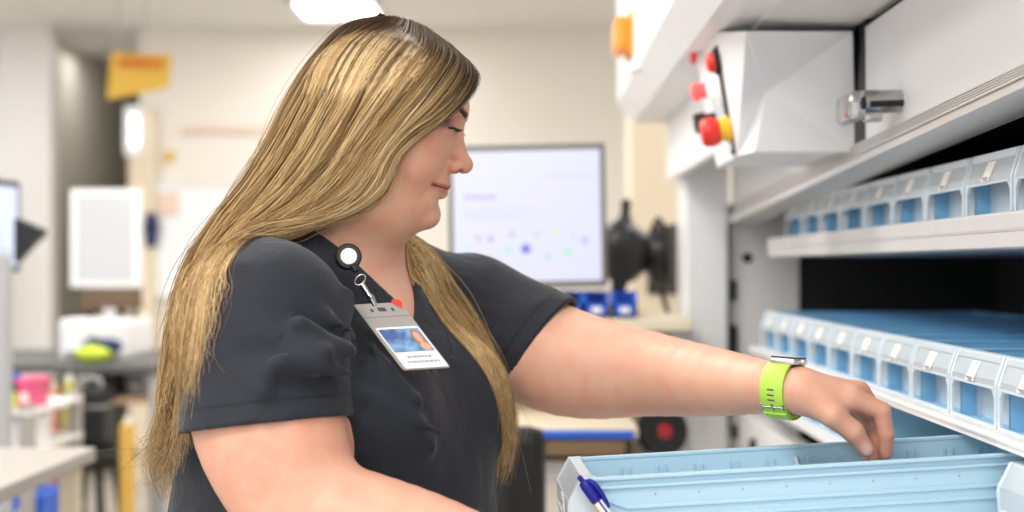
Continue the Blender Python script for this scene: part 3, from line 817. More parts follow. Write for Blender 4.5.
b = MB(); plate(b, .52, .72, .05, .13, .003); plate(b, .80, .93, .006, .032, .0052); b.build('caption_plate', 'screen_pale' if False else 'bin_front', cbox)
b = MB(); b.lathe(cp(.22, .018), cn, [(0, .021), (.008, .021), (.009, .018)], 20, 1); b.lathe(cp(.22, .018), cn, [(0, .0165), (.014, .0165), (.020, .012), (.021, 0)], 20, 0); o = b.build('lamp_button', ['red', 'black'], cbox, smooth=40); o['label'] = 'red button in a black ring'
b = MB(); b.lathe(cp(.36, .15), cn, [(0, .013), (.022, .013), (.024, .016), (.030, .016), (.034, .010), (.035, 0)], 20); o = b.build('indicator_lamp', 'redlit', cbox, smooth=40); o['label'] = 'glowing pink-red lamp'
b = MB(); b.lathe(cp(.40, .085), cn, [(0, .017), (.010, .017), (.016, .012), (.017, 0)], 20); b.build('clear_lamp', 'lens', cbox, smooth=40)
b = MB(); b.lathe(cp(.62, .16), cn, [(0, .014), (.016, .014), (.018, .018), (.036, .017), (.038, 0)], 16); b.build('selector_knob', 'black', cbox, smooth=40)
b = MB(); b.lathe(cp(.76, .020, -.009), cn, [(0, .018), (.010, .018), (.0101, .0235), (.015, .0235), (.018, .0185), (.027, .0185), (.028, .0)], 24, 1); b.lathe(cp(.76, .020, .017), cn, [(0, .015), (.004, .021), (.012, .024), (.024, .023), (.030, .018), (.032, 0)], 24, 0)
o = b.build('emergency_stop', ['red', 'yellow'], cbox, smooth=35); o['label'] = 'red mushroom stop button on a yellow collar'
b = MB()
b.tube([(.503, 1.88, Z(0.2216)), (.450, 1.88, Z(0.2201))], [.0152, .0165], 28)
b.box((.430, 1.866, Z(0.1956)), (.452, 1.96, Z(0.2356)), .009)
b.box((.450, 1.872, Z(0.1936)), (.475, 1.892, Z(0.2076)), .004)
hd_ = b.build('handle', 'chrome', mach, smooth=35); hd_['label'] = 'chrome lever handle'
b = MB(); b.tube([(.502, 1.8645, Z(0.2171)), (.456, 1.8632, Z(0.2156))], .0045, 8); b.tube([(.4475, 1.872, Z(0.2256)), (.4475, 1.8638, Z(0.2176)), (.4475, 1.868, Z(0.2106))], .0040, 8); b.build('painted_reflection', 'black', hd_)  # black strips stand in for a dark reflection on the chrome
b = MB(); b.tube([cp(-.02, .2, .01), cp(.06, .22, .012)], .006, 8); b.build('red_rod', 'red', cbox)  # short red tube at the top of the button face

# ------------------------------------------------------------------ storage bins
def bin_proto(w, h, L):
    """front at x=0 facing -x, base at z=0"""
    P = {}
    t = .0025
    b = MB()
    b.box((0, -w/2, 0), (L, w/2, t)); b.box((L-t, -w/2, 0), (L, w/2, h))
    for s in (-1, 1):
        y = s*(w/2-t/2); b.box((0, y-t/2, 0), (L, y+t/2, h*.97)); b.box((0, y-t, h*.955), (L, y+t, h*.985))
    b.box((L*.5, -w/2, 0), (L*.5+t, w/2, h*.85))
    P['body'] = (b, ['blue_bin'])
    b = MB(); c = .008
    for s in (-1, 1):
        y = s*(w/2); y0 = y-c*s
        b.prism([(-.004, y0, h), (-.014, y0, h*.62), (-.014, y0, 0), (-.011, y0, 0), (-.011, y0, h*.6), (.004, y0, h*.9), (.004, y0, h)], (0, c*s, 0))
        yi = s*(w/2-c)                       # small rounded corner under the flap
        b.prism([(-.0142, yi, h*.58), (-.0142, yi-s*.018, h*.58), (-.0142, yi-s*.007, h*.535), (-.0142, yi, h*.45)], (.004, 0, 0))
    b.box((-.0145, -w/2+c, 0), (-.0105, w/2-c, .007), .001); b.box((-.0065, -w/2+c, h-.010), (.006, w/2-c, h), .002)
    b.prism([(-.0150, -w/2+c, h*.585), (-.0150, w/2-c, h*.585), (-.0150, w/2-c, h*.555), (-.0150, -w/2+c, h*.555)], (.004, 0, 0))
    P['hopper_front'] = (b, ['bin_front'])
    b = MB(); zt, zb = h-.009, h*.57
    b.prism([(-.0050, -w/2+c, zt), (-.0050, w/2-c, zt), (-.0125, w/2-c, h*.66), (-.0125, -w/2+c, h*.66)], (.0025, 0, -.001))
    b.prism([(-.0132, -w/2+c, h*.67), (-.0132, w/2-c, h*.67), (-.0135, w/2-c, zb), (-.0135, -w/2+c, zb)], (.0025, 0, 0))
    P['label_flap'] = (b, ['bin_flap'])
    b = MB(); y0 = .006; dx = .0013
    b.prism([(-.005-dx, y0-.014, h-.011), (-.005-dx, y0+.014, h-.011), (-.0125-dx, y0+.014, h*.66), (-.0125-dx, y0-.014, h*.66)], (.0006, 0, 0), 0)
    b.box((-.0155, y0-.014, h*.60), (-.0140, y0+.014, h*.66), 0, 0)
    for q, zz in enumerate((.645, .62)): b.box((-.0160, y0-.010, h*zz-.0008), (-.0154, y0+.010-.006*q, h*zz+.0010), 0, 1)
    P['label'] = (b, ['label', 'greyink'])
    b = MB(); b.box((.017, -w/2+t, .002), (.0195, w/2-t, h*.80))
    P['divider'] = (b, ['bin_front'])
    root = bpy.data.objects.new('storage_bin', None); COL.objects.link(root); root.empty_display_size = .05
    for nm, (bb, ms) in P.items():
        o = bb.build(nm, ms, root)
    return root
ORD = ['nearest', 'second', 'third', 'fourth', 'fifth', 'sixth', 'seventh', 'eighth', 'ninth', 'tenth']
def row(proto, n, x, y0, pitch, z, grp, tail, look='pale blue storage bin'):
    for k in range(n):
        o = proto if k == 0 else copy_tree(proto)
        o.location = (x, y0+pitch*(k+.5), z)
        lb = f'{look}, {ORD[k]} from the open end {tail}' if k else f'{look} at the near end {tail}'
        tag(o, lb, 'bin', grp)
def tray(x, y0, y1, zt, zb, label, bead=True, fl=.010, m='offwhite'):
    b = MB()
    b.box((x-.022, y0, zb+(zt-zb)*.45), (x-.004, y1, zt), .004)
    if bead: b.box((x-.016, y0+.004, zb), (x-.002, y1-.012, zb+(zt-zb)*.55), .003)
    b.box((x-.02, y0, zb+.002), (1.05, y1, zb+fl))
    o = b.build('carousel_tray', m, None); tag(o, label, 'tray', 'carousel trays'); return o
tray(.55, 1.0, 3.09, Z(.0605), Z(.019), 'upper white tray carrying the shaded blue bins under the sill', True, .029, 'tray_shaded')
tray(.505, 1.0, 3.06, Z(-.1745), Z(-.189), 'middle white tray carrying the brightly lit bins behind the hand', False)
tray(.505, 2.0, 3.02, Z(-.279), Z(-.293), 'lowest white tray behind the watch, under the bright bins', False)
row(bin_proto(.172, .0885, .44), 9, .565, 1.415, .176, Z(.0485), 'bins on the upper tray', 'of the upper tray', 'shaded blue storage bin')
row(bin_proto(.165, .082, .44), 10, .515, 1.328, .168, Z(-.1785), 'bins on the middle tray', 'of the middle tray', 'bright pale blue storage bin')
row(bin_proto(.165, .080, .42), 5, .515, 2.04, .168, Z(-.2825), 'bins on the lowest tray', 'of the lowest tray', 'half hidden blue storage bin')
# slim white carton standing on the bright bins
b = MB(); b.box((.86, 2.30, Z(-.0965)), (.93, 2.42, Z(-.062)), .003); tag(b.build('carton', 'label'), 'small white carton lying on the bins at the back of the dark bay', 'box')

# ------------------------------------------------------------------ pulled-out long bins
def long_bin(name, L, w, h, label):
    root = bpy.data.objects.new(name, None); COL.objects.link(root); tag(root, label, 'bin', 'long bins on the counter')
    t = .003; b = MB()
    b.box((0, 0, 0), (L, w, t)); b.box((L-t, 0, 0), (L, w, h))
    for y in (0, w-t):
        b.box((.004, y, 0), (L, y+t, h))
    b.box((0, -.0045, h-.0035), (L, .004, h), .0010); b.box((.012, -.0035, h-.0125), (L, .003, h-.0095), .0008)
    b.box((0, w-.004, h-.004), (L, w+.004, h), .0010)
    for zz in (.0325, .0445):
        pth = [(.022, -.0008, h-zz+.010), (.045, -.0008, h-zz), (L, -.0008, h-zz)]
        b.tube(pth, .0022, 6)
    b.prism([(.022, .0, h-.020), (.022, 0, 0), (.019, 0, 0), (.019, 0, h-.020)], (0, -.0018, 0))
    for k in range(int((L-.06)/.041)):
        x = .062+.041*k
        for q in (-.0045, .0045): b.box((x+q-.0012, w-t-.0028, .01), (x+q+.0012, w-t+.001, h-.013))
    body_ = b.build('body', 'sky_bin', root)
    b = MB()
    for k in range(int(L/.045)):
        x = .075+.045*k*1.0
        b.ell((x, -.0002, h-.0205), (.0011, .0010, .0011), 6)
    b.build('dimple', 'grey', body_)
    b = MB(); c = .008
    for y0 in (-.003, w-c+.003):
        b.prism([(.014, y0, h+.001), (0, y0, h+.001), (-.014, y0, h*.80), (-.0155, y0, h*.74), (-.0125, y0, 0), (.014, y0, 0)], (0, c, 0))
    b.box((-.0125, 0, 0), (-.009, w, .016)); b.box((0, 0, h-.004), (.012, w, h+.001), .001); b.box((-.0160, 0, h*.55), (-.012, w, h*.60), .001)
    b.build('hopper_front', 'bin_front', root)
    b = MB(); b.prism([(-.001, c-.003, h-.002), (-.001, w-c+.003, h-.002), (-.0135, w-c+.003, h*.80), (-.0135, c-.003, h*.80)], (.0025, 0, -.001)); b.box((-.0150, c-.003, h*.6), (-.0125, w-c+.003, h*.8)); b.build('label_flap', 'bin_flap', root)
    b = MB(); b.box((-.0162, w*.3, h*.62), (-.0150, w*.3+.03, h*.78), 0, 0); b.box((-.0166, w*.3+.004, h*.70), (-.0161, w*.3+.026, h*.72), 0, 1); b.build('label', ['label', 'greyink'], root)
    b = MB(); b.prism([(.225, t, .004), (.255, w-t, .004), (.255, w-t, h-.012), (.225, t, h-.012)], (.0025, 0, 0)); b.build('divider', 'bin_front', root)
    b = MB(); b.box((.016, t, .004), (.0185, w-t, h*.5)); b.build('front_lip', 'bin_deep', root)
    return root
th = math.radians(3.2); tz = math.radians(-2.9)
lb1 = long_bin('storage_bin', .56, .150, .112, 'long light blue bin pulled out on the counter, with the hand in it')
lb1.location = (.0595, 1.42, Z(-.2150-.112)); lb1.rotation_euler = (0, tz, th)
lb2 = long_bin('storage_bin', .50, .150, .112, 'light blue bin at the lower right corner beside the long pulled-out bin')
lb2.location = (.503, 1.268, Z(-.1995-.112)); lb2.rotation_euler = (0, tz, th)

# pen clipped to the bin corner
pa, pb = W(579, 476.5, 1.4035), W(661, 589, 1.4035)
pd = (pb-pa)/np.linalg.norm(pb-pa)
pen = thing('ballpoint_pen', pa, 'blue and white retractable pen clipped to the corner of the long bin', 'pen')
b = MB(); b.lathe(pa+pd*.030, pd, [(0, .0052), (.055, .0052), (.056, .0055), (.09, .0055), (.105, .002), (.108, .0008)], 18); br = b.build('barrel', 'label', pen, smooth=40)
b = MB()
for a_ in (-.35, .95):
    sd = np.cross(pd, [0, -1, 0]); off = (math.cos(a_)*np.array([0, -1, 0])+math.sin(a_)*sd)*.0050
    b.tube([pa+pd*.031+off, pa+pd*.084+off], .0011, 6, 0 if a_ < 0 else 1)
b.build('stripe', ['pen_blue', 'ochre'], br)
b = MB(); b.lathe(pa+pd*.006, pd, [(0, .003), (.001, .0048), (.005, .0058), (.022, .0060), (.025, .0055)], 18); b.build('cap', 'pen_blue', pen, smooth=40)
b = MB(); b.lathe(pa, pd, [(-.001, 0), (0, .0026), (.008, .0026)], 12); b.build('button', 'pen_blue', pen, smooth=40)
sd = -np.cross(pd, [0, -1, 0]); sd = sd if sd[0] > 0 else -sd
b = MB(); cl = catmull([pa+pd*.008+sd*.004, pa+pd*.013+sd*.0072, pa+pd*.024+sd*.0082, pa+pd*.036+sd*.0070, pa+pd*.043+sd*.0058], 12); b.tube(cl, [.0022, .0028, .003, .003, .003, .0028, .0028, .0026, .0025, .0024, .0022, .0016], 8); b.build('clip', 'pen_blue', pen, smooth=60)

# ------------------------------------------------------------------ watch
wa = W(796, 391, 1.545)-W(745, 386, 1.585); wa /= np.linalg.norm(wa)
wc = W(784.5, 388.2, 1.547)
tl = np.array([.10, .0, .99]); wup = tl-wa*tl.dot(wa); wup /= np.linalg.norm(wup); wsd = np.cross(wa, wup)
watch = thing('smartwatch', wc, 'watch with lime green strap on the outstretched wrist', 'watch')
def ring(bb, a0, a1, w, r_in, r_out, m=0, n=40, ry=1.0, sh=0.):
    prof = [(-w/2, r_in), (-w/2, r_out-.0006), (-w/2+.0012, r_out), (w/2-.0012, r_out), (w/2, r_out-.0006), (w/2, r_in)]
    vs = []
    for i in range(n+1):
        a = a0+(a1-a0)*i/n
        d = math.cos(a)*wup+math.sin(a)*wsd*ry
        for (x, r) in prof: vs.append(wc+wa*(x+sh)+d*r)
    k = len(prof); fs = [(i*k+j, i*k+(j+1) % k, (i+1)*k+(j+1) % k, (i+1)*k+j) for i in range(n) for j in range(k)]
    fs += [tuple(range(k)), tuple(range(n*k+k-1, n*k-1, -1))]; bb.add(vs, fs, m)
b = MB(); ring(b, .42, 2*math.pi-.42, .0275, .0285, .0322); strap = b.build('strap', 'lime', watch, smooth=45)
b = MB(); ring(b, math.pi*.80, math.pi*1.28, .0275, .0320, .0346, sh=.0006); b.build('keeper', 'lime', strap, smooth=45)
# pick the side that faces the viewer for holes and buckle
sgn = 1 if wsd[1] < 0 else -1
def wp(a, x, r): return wc+wa*x+(math.cos(a)*wup+sgn*math.sin(a)*wsd)*r
b = MB()
for a in (1.62, 1.80, 1.98): b.tube([wp(a, -.004, .0321), wp(a, .004, .0321)], .0009, 6)
b.build('strap_hole', 'ink', strap)
b = MB(); b.tube([wp(2.26, -.0135, .0323), wp(2.26, .0135, .0323)], .0014, 8); b.tube([wp(2.14, -.0128, .0323), wp(2.4, -.0128, .0323)], .0012, 8); b.tube([wp(2.14, .0128, .0323), wp(2.4, .0128, .0323)], .0012, 8); b.tube([wp(2.12, .0, .0329), wp(2.42, .0, .0329)], .0012, 8); b.build('buckle', 'chrome', watch, smooth=60)
R3 = np.stack([wa, wsd, wup], 1)
b = MB(); b.box(-np.array([.0155, .0165, .0036])+wc+wup*.0302+wsd*.002+wa*.004, np.array([.0155, .0165, .0036])+wc+wup*.0302+wsd*.002+wa*.004, .004, 0, R3); wcs = b.build('watch_case', 'alu', watch, smooth=50)
b = MB(); b.box(-np.array([.0140, .0150, .0012])+wc+wup*.0340+wsd*.002+wa*.004, np.array([.0140, .0150, .0012])+wc+wup*.0340+wsd*.002+wa*.004, .001, 0, R3); b.build('watch_glass', 'glass', wcs)
b = MB(); b.cyl(wc+wup*.0302+wsd*.002+wa*.004+wa*.016, wc+wup*.0302+wsd*.002+wa*.004+wa*.0192, .0028, n=14); b.build('crown', 'alu', wcs, smooth=40)

# ------------------------------------------------------------------ badge reel and badge
bn = np.array([.50, -.86, .22]); bn /= np.linalg.norm(bn)           # the way the badge faces
rc = W(348, 257, 1.505)
badge = thing('id_badge', rc, 'photo badge in a clear holder hanging from a black and white reel at the neckline', 'badge')
rn = np.array([.25, -.95, .12]); rn /= np.linalg.norm(rn)
b = MB(); b.lathe(rc-rn*.006, rn, [(0, .011), (.001, .0135), (.004, .0145), (.009, .0145), (.0115, .0125), (.012, .0)], 32); reel = b.build('reel', 'black', badge, smooth=35); reel['label'] = 'round black reel'
b = MB(); b.lathe(rc+rn*.0058, rn, [(0, .0090), (.0012, .0086), (.0014, 0)], 32); b.build('reel_sticker', 'card', reel, smooth=35)
b = MB(); b.box(rc-np.array([.008, -.004, .010]), rc+np.array([.006, .010, .010]), .002); b.build('reel_clip', 'chrome', reel)
c0, c1, c2, c3 = rc+rn*.003, W(358, 275, 1.496), W(366, 285, 1.494), W(376, 303, 1.490)
b = MB(); dd = (c1-c0)/np.linalg.norm(c1-c0); b.tube([c0+dd*.012, c0+dd*.019], [.0042, .003], 10); b.build('cord_outlet', 'black', reel)
b = MB()
cc = W(360, 280, 1.495)
b.tube([cc+.0055*(math.cos(a)*np.array([1, 0, .2])+math.sin(a)*np.array([.2, 0, 1.])) for a in np.linspace(0, 2*math.pi, 20)], .0009, 8, caps=False)
b.tube([W(362, 285, 1.494), W(368, 294, 1.492)], [.0035, .0028], 10); b.tube([W(367, 292, 1.4925), W(371, 298, 1.4915)], [.002, .0042], 10); b.tube([W(371, 298, 1.4915), W(375, 306, 1.490)], [.0042, .003], 10)
b.ell(W(371, 297, 1.4885), (.0025, .0025, .0025), 8)
b.build('swivel_clip', 'chrome', badge, smooth=50)
# holder: a flat pouch, its corners traced to (352,305) (417,305) (446,364) (401,371)
q0, q1, q3 = W(353, 305.5, 1.487), W(400, 303, 1.497), W(403, 371, 1.462)
ex = (q1-q0); hw = np.linalg.norm(ex); ex /= hw; ez = q3-q0; hh = np.linalg.norm(ez); ez /= hh
hn = np.cross(ex, ez); hn /= np.linalg.norm(hn); hn *= -1 if hn[1] > 0 else 1
def hp(x, z, h=0.): return q0+ex*(x*hw)+ez*(z*hh)+hn*h
def slab(bb, x0, x1, z0, z1, h0, h1, m=0): bb.prism([hp(x0, z0, h0), hp(x1, z0, h0), hp(x1, z1, h0), hp(x0, z1, h0)], hn*(h1-h0), m)
def rslab(bb, x0, x1, z0, z1, h0, h1, r=.04, m=0):
    P = []
    for cx, cz, a0 in ((x1-r, z0+r, -90), (x1-r, z1-r, 0), (x0+r, z1-r, 90), (x0+r, z0+r, 180)):
        for a in range(0, 91, 30): P.append(hp(cx+r*math.cos(math.radians(a0+a)), cz+r*math.sin(math.radians(a0+a)), h0))
    bb.prism(P, hn*(h1-h0), m)
b = MB(); rslab(b, 0, 1, 0, 1, 0, .0022); rslab(b, .02, .98, .175, .205, .0022, .0028, .01); holder = b.build('holder', 'vinyl', badge); holder['label'] = 'greyish clear vinyl holder'
b = MB(); rslab(b, .42, .60, .065, .125, .0020, .0024, .025); rslab(b, .26, .32, .08, .13, .0020, .0024, .02); rslab(b, .70, .76, .08, .13, .0020, .0024, .02); b.build('slot', 'ink', holder)
b = MB(); rslab(b, .07, .97, .37, .985, .0024, .0030, .03); card = b.build('card', 'card', holder); card['label'] = 'white printed card'
def photo_mat():
    m, n, l, bb = nt('badge_photo_print'); tc = n.new('ShaderNodeTexCoord'); no = n.new('ShaderNodeTexNoise'); no.inputs['Scale'].default_value = 60
    l.new(tc.outputs['Object'], no.inputs['Vector']); rp = n.new('ShaderNodeValToRGB')
    rp.color_ramp.elements[0].position = .35; rp.color_ramp.elements[0].color = (.06, .11, .30, 1); rp.color_ramp.elements[1].position = .65; rp.color_ramp.elements[1].color = (.22, .40, .62, 1)
    l.new(no.outputs['Fac'], rp.inputs[0]); l.new(rp.outputs[0], bb.inputs['Base Color']); bb.inputs['Roughness'].default_value = .3; return m
M['photo'] = photo_mat(); M['face'] = mat('printed_skin', (.62, .33, .24), .5); M['hairprint'] = mat('printed_hair', (.34, .18, .10), .5)
b = MB(); slab(b, .10, .94, .40, .745, .0030, .0033, 0)
def disc(bb, x, z, rx, rz, h, m): bb.prism([hp(x+rx*math.cos(a), z+rz*math.sin(a), h) for a in np.linspace(0, 2*math.pi, 18)[:-1]], hn*.0002, m)
disc(b, .80, .57, .115, .16, .0033, 2); disc(b, .80, .54, .07, .085, .0036, 1); disc(b, .82, .68, .10, .06, .0036, 1)
b.build('portrait', ['photo', 'face', 'hairprint'], card)
b = MB()
for row_, (x0, x1, z) in enumerate(((.28, .80, .82), (.22, .88, .895))):
    x = x0
    while x < x1:
        wd = .035+.05*rng.random(); slab(b, x, min(x+wd, x1), z-.016, z+.016, .0030, .0032); x += wd+.018
b.build('lettering', 'greyink', card)
# little red heart sticker on the holder
b = MB(); hs = []
for a in np.linspace(0, 2*math.pi, 28)[:-1]:
    hs.append(hp(.93+.10*(math.sin(a)**3), .02-.085*(.8125*math.cos(a)-.3125*math.cos(2*a)-.125*math.cos(3*a)-.0625*math.cos(4*a)), .0024))
b.prism(hs, hn*.0006); b.build('heart_sticker', 'red', holder)
# ------------------------------------------------------------------ room shell
def shell(name, lo, hi, m):
    b = MB(); b.box(lo, hi); return struct(b.build(name, m))
HC_ = 1.53
shell('floor', (-6.2, -3.2, -.1), (5.2, 12.2, 0), 'floor')
b = MB(); b.box((-6.2, -3.2, Z(HC_)), (5.2, 12.2, Z(HC_)+.1)); struct(b.build('ceiling', 'ceil'))
b = MB(); b.box((-2.50, 9.0, 0), (5.2, 9.15, Z(HC_))); b.box((-6.2, 9.0, 0), (-3.2, 9.15, Z(HC_))); struct(b.build('wall_back', 'wall'))
b = MB(); b.box((-3.35, 9.15, 0), (-3.2, 12.2, Z(HC_))); b.box((-2.5, 9.15, 0), (-2.35, 12.2, Z(HC_))); b.box((-3.35, 12.05, 0), (-2.35, 12.2, Z(HC_))); struct(b.build('wall_hall', 'hall'))
shell('wall_left', (-6.2, 5.2, 0), (-6.05, 9, Z(HC_)), 'wall')
shell('wall_right', (5.05, -3.2, 0), (5.2, 9, Z(HC_)), 'wall')
# corridor side column and its pale face
b = MB(); b.box((-3.34, 8.86, 0), (-3.02, 9.0, Z(HC_)), .004); struct(b.build('trim_1', 'offwhite'))
b = MB(); b.box((-2.55, 8.93, 0), (-2.38, 9.0, Z(1.0)), .004); struct(b.build('trim_2', 'beige'))
# beige column behind the arm
b = MB(); b.box((.33, 4.5, 0), (.56, 4.75, Z(HC_)), .006); struct(b.build('trim_3', 'beige'))
b = MB(); b.box((-2.5, 8.985, 0), (5.05, 9.0, .12), .003); struct(b.build('baseboard_back', 'grey'))

# ceiling lights
def troffer(x, y, lab):
    t = thing('ceiling_light', (x, y, Z(HC_)), lab, 'ceiling light')
    b = MB(); w_, d_ = .255, .30
    b.box((x-w_, y-d_, Z(HC_)-.03), (x+w_, y-d_+.03, Z(HC_))); b.box((x-w_, y+d_-.03, Z(HC_)-.03), (x+w_, y+d_, Z(HC_))); b.box((x-w_, y-d_, Z(HC_)-.03), (x-w_+.03, y+d_, Z(HC_))); b.box((x+w_-.03, y-d_, Z(HC_)-.03), (x+w_, y+d_, Z(HC_)))
    b.build('frame', 'white', t)
    b = MB(); b.box((x-w_+.03, y-d_+.03, Z(HC_)-.015), (x+w_-.03, y+d_-.03, Z(HC_)-.008)); b.build('diffuser', 'lamp', t)
LIGHTS = [(-1.12, 8.25), (-2.85, 9.75), (-.9, .2), (-.9, 2.4), (-.9, 5.0), (-2.9, .6), (-2.9, 3.6), (2.3, 6.2), (1.4, 4.6), (-3.6, 7.0), (1.0, -1.2), (-1.6, -1.6)]  # first has a panel; second is added to brighten the corridor
for i, (x, y) in enumerate(LIGHTS):
    if i == 0: troffer(x, y, 'lit ceiling panel at the top of the picture above the long hair')
# wall lamp by the corridor
wl = thing('wall_lamp', W(134, 131, 8.9), 'bright white lamp with two lit tubes under the yellow sign', 'lamp')
b = MB()
for v in (122, 139): b.ell(W(134, v, 8.88), (.028, .03, .048), 12)
b.build('bulb', 'walllamp', wl, smooth=60)
b = MB(); p = W(134, 131, 8.93); b.box(p-[.06, .02, .16], p+[.06, .07, .16], .01); b.build('back_plate', 'white', wl)

# hanging sign
sg = thing('hanging_sign', W(138, 76, 7.0), 'yellow sign with orange print hanging from the ceiling', 'sign')
a0, a1, a2, a3 = W(111, 53, 7.0), W(171, 54, 7.06), W(168, 86, 7.06), W(107, 99, 7.0)
b = MB(); b.prism([a0, a1, a2, W(150, 91, 7.04), a3], (0, .03, 0)); brd = b.build('board', 'signyel', sg)
for k, (u0, u1, v) in enumerate(((118, 132, 62), (135, 147, 62), (150, 162, 62.5))):
    b = MB()
    for x in np.arange(u0, u1, 3.4): b.prism([W(x, v-4, 6.99), W(x+2.4, v-4, 6.99), W(x+2.4, v+4, 6.99), W(x, v+4, 6.99)], (0, .015, 0))
    b.build('lettering', 'signora', brd)
b = MB()
for u in (118, 146): b.cyl(W(u, 54, 7.03), np.array([W(u, 54, 7.03)[0], 7.03, Z(HC_)]), .005, n=8)
b.build('rod', 'grey', sg)
# pale lettering and yellow tag on the wall
b = MB()
for u in np.arange(182, 270, 7): b.box(W(u, 134, 8.99)-[.0, .01, 0], W(u+(4 if int(u) % 2 else 5), 127, 8.99)+[0, .008, 0], .002)
tag(b.build('wall_lettering', 'palora'), 'faint orange lettering on the back wall beside the hair', 'sign')
b = MB(); b.box(W(166, 162, 8.985)-[0, .01, 0], W(173, 151, 8.985)+[0, .012, 0], .003); tag(b.build('wall_tag', 'signyel'), 'small yellow tag on the back wall', 'sign')
# bright board on the back wall
wb = thing('whiteboard', W(215, 230, 8.95), 'large bright whiteboard on the back wall behind the hair', 'whiteboard')
b = MB(); b.box(W(150, 296, 8.96), W(262, 184, 8.96)+[0, .02, 0], .004); b.build('panel', 'board', wb)
b = MB(); b.box(W(148, 298, 8.95), W(264, 294, 8.95)+[0, .04, 0], .004); b.box(W(148, 186, 8.95), W(264, 182, 8.95)+[0, .04, 0], .004); b.build('frame', 'alu', wb)
b = MB(); p = W(151, 230, 8.93); b.box(p-[.035, .03, .11], p+[.035, .07, .11], .02); b.box(p-[.05, .02, .02], p+[.05, .03, .04], .01); tag(b.build('dispenser', 'navy'), 'small dark blue dispenser beside the whiteboard', 'dispenser')
b = MB(); b.box(W(158, 215, 8.945), W(178, 192, 8.945)+[0, .015, 0], .003); tag(b.build('notice', 'palora'), 'pale brown notice pinned on the whiteboard corner', 'notice')

# ------------------------------------------------------------------ monitor with the dotted screen
def slabq(bb, c, ex, ez, w, h, d, m=0):
    ex = np.array(ex, float); ez = np.array(ez, float); n_ = np.cross(ex, ez); n_ /= np.linalg.norm(n_); n_ *= -1 if n_[1] > 0 else 1
    c = np.array(c, float)
    bb.prism([c-ex*w/2-ez*h/2, c+ex*w/2-ez*h/2, c+ex*w/2+ez*h/2, c-ex*w/2+ez*h/2], -n_*d, m); return n_
mc_ = W(527, 216, 3.30); mo = thing('monitor', W(527, 330, 3.38), 'grey framed monitor showing coloured dots behind the face', 'monitor')
rl = math.radians(-.9); mex = np.array([math.cos(.10)*1, math.sin(.10)*-1*-.6, 0]); mex = np.array([.995, -.05, .018]); mex /= np.linalg.norm(mex); mez = np.array([.012, .05, 1.]); mez -= mex*mez.dot(mex); mez /= np.linalg.norm(mez)
mw, mh = .372, .338
b = MB(); mn = slabq(b, mc_, mex, mez, mw, mh, .035); slabq(b, mc_-np.array([0, -.04, 0]), mex, mez, mw*.6, mh*.6, .03); sh_ = b.build('bezel', 'bezel', mo)
b = MB(); slabq(b, mc_+mn*.002, mex, mez, mw-.024, mh-.028, .004); scn = b.build('screen', 'screen', mo)
b = MB()
def mpt(u, v):   # picture position -> screen plane coordinates
    p = W(u, v, 3.30); d = p-mc_; return d.dot(mex), d.dot(mez)
DOTS = [(491, 239, 3.2, 1), (478, 238, 2.4, 1), (526, 249, 4.6, 0), (508, 250, 3.6, 2), (568, 252, 4.0, 2), (585, 241, 3.0, 1), (548, 257, 3.2, 3), (557, 232, 3.2, 4), (537, 234, 2.6, 3), (512, 235, 2.4, 1), (476, 256, 2.6, 1), (574, 236, 2.2, 5), (467, 246, 2.4, 2)]
for (u, v, r, k) in DOTS:
    b = MB(); x, z = mpt(u, v); R_ = r*3.3/1400
    b.prism([mc_+mn*.0028+mex*(x+R_*math.cos(a))+mez*(z+R_*math.sin(a)) for a in np.linspace(0, 2*math.pi, 20)[:-1]], mn*.0006, 0); b.build('dot', ['dotblue', 'dotlav', 'dotgreen', 'dotsky', 'dotyel', 'pale'][k], scn)
b = MB()
def bar(u0, u1, v, h, k):
    x0, z = mpt(u0, v); x1, _ = mpt(u1, v); hh_ = h*3.3/1400/2
    b.prism([mc_+mn*.0028+mex*x0+mez*(z-hh_), mc_+mn*.0028+mex*x1+mez*(z-hh_), mc_+mn*.0028+mex*x1+mez*(z+hh_), mc_+mn*.0028+mex*x0+mez*(z+hh_)], mn*.0005, k)
for u in np.arange(464, 492, 4.6): bar(u, u+3.6, 197, 5, 0)
for r_, (v, e) in enumerate(((210, 530), (214, 520), (218, 512))):
    for u in np.arange(464, e, 9): bar(u, u+7, v, 1.6, 1)
for u in np.arange(546, 590, 7): bar(u, u+5.5, 176, 2, 1)
b.build('lettering', ['txt', 'pale'], scn)
b = MB(); b.tube([mc_+[0, .06, -.05], mc_+[0, .08, -.22], (mc_[0], 3.42, Z(-.115))], [.022, .018, .018], 12); b.box((mc_[0]-.09, 3.34, Z(-.122)), (mc_[0]+.09, 3.50, Z(-.112)), .003); b.build('stand', 'grey', mo)

# workbench behind: riser shelf, worktop, posts
wbk = thing('workbench', (.0, 3.5, 0), 'beige workbench with blue edged worktop and riser behind the arm', 'workbench')
b = MB(); b.box((-.55, 3.22, Z(-.150)), (.38, 3.75, Z(-.122)), .004); b.build('riser_shelf', 'beige', wbk)
b = MB(); b.box((-.60, 2.98, Z(-.368)), (.235, 3.80, Z(-.345)), .003); wt = b.build('worktop', 'beige', wbk)
b = MB(); b.box((-.60, 2.965, Z(-.366)), (.225, 2.98, Z(-.350)), .002); b.build('edge_strip', 'royal', wt)
for x in (-.54, .36):
    for y in (3.26, 3.70):
        b = MB(); b.box((x-.02, y-.02, 0), (x+.02, y+.02, Z(-.15)), .003); b.build('leg', 'grey', wbk)
b = MB(); b.box((-.55, 3.74, Z(-.42)), (.34, 3.76, Z(-.15)), .002); b.build('back_panel', 'beige', wbk)
b = MB(); b.box((-.58, 3.04, Z(-.445)), (.38, 3.74, Z(-.425)), .003); b.build('lower_shelf', 'desk', wbk)
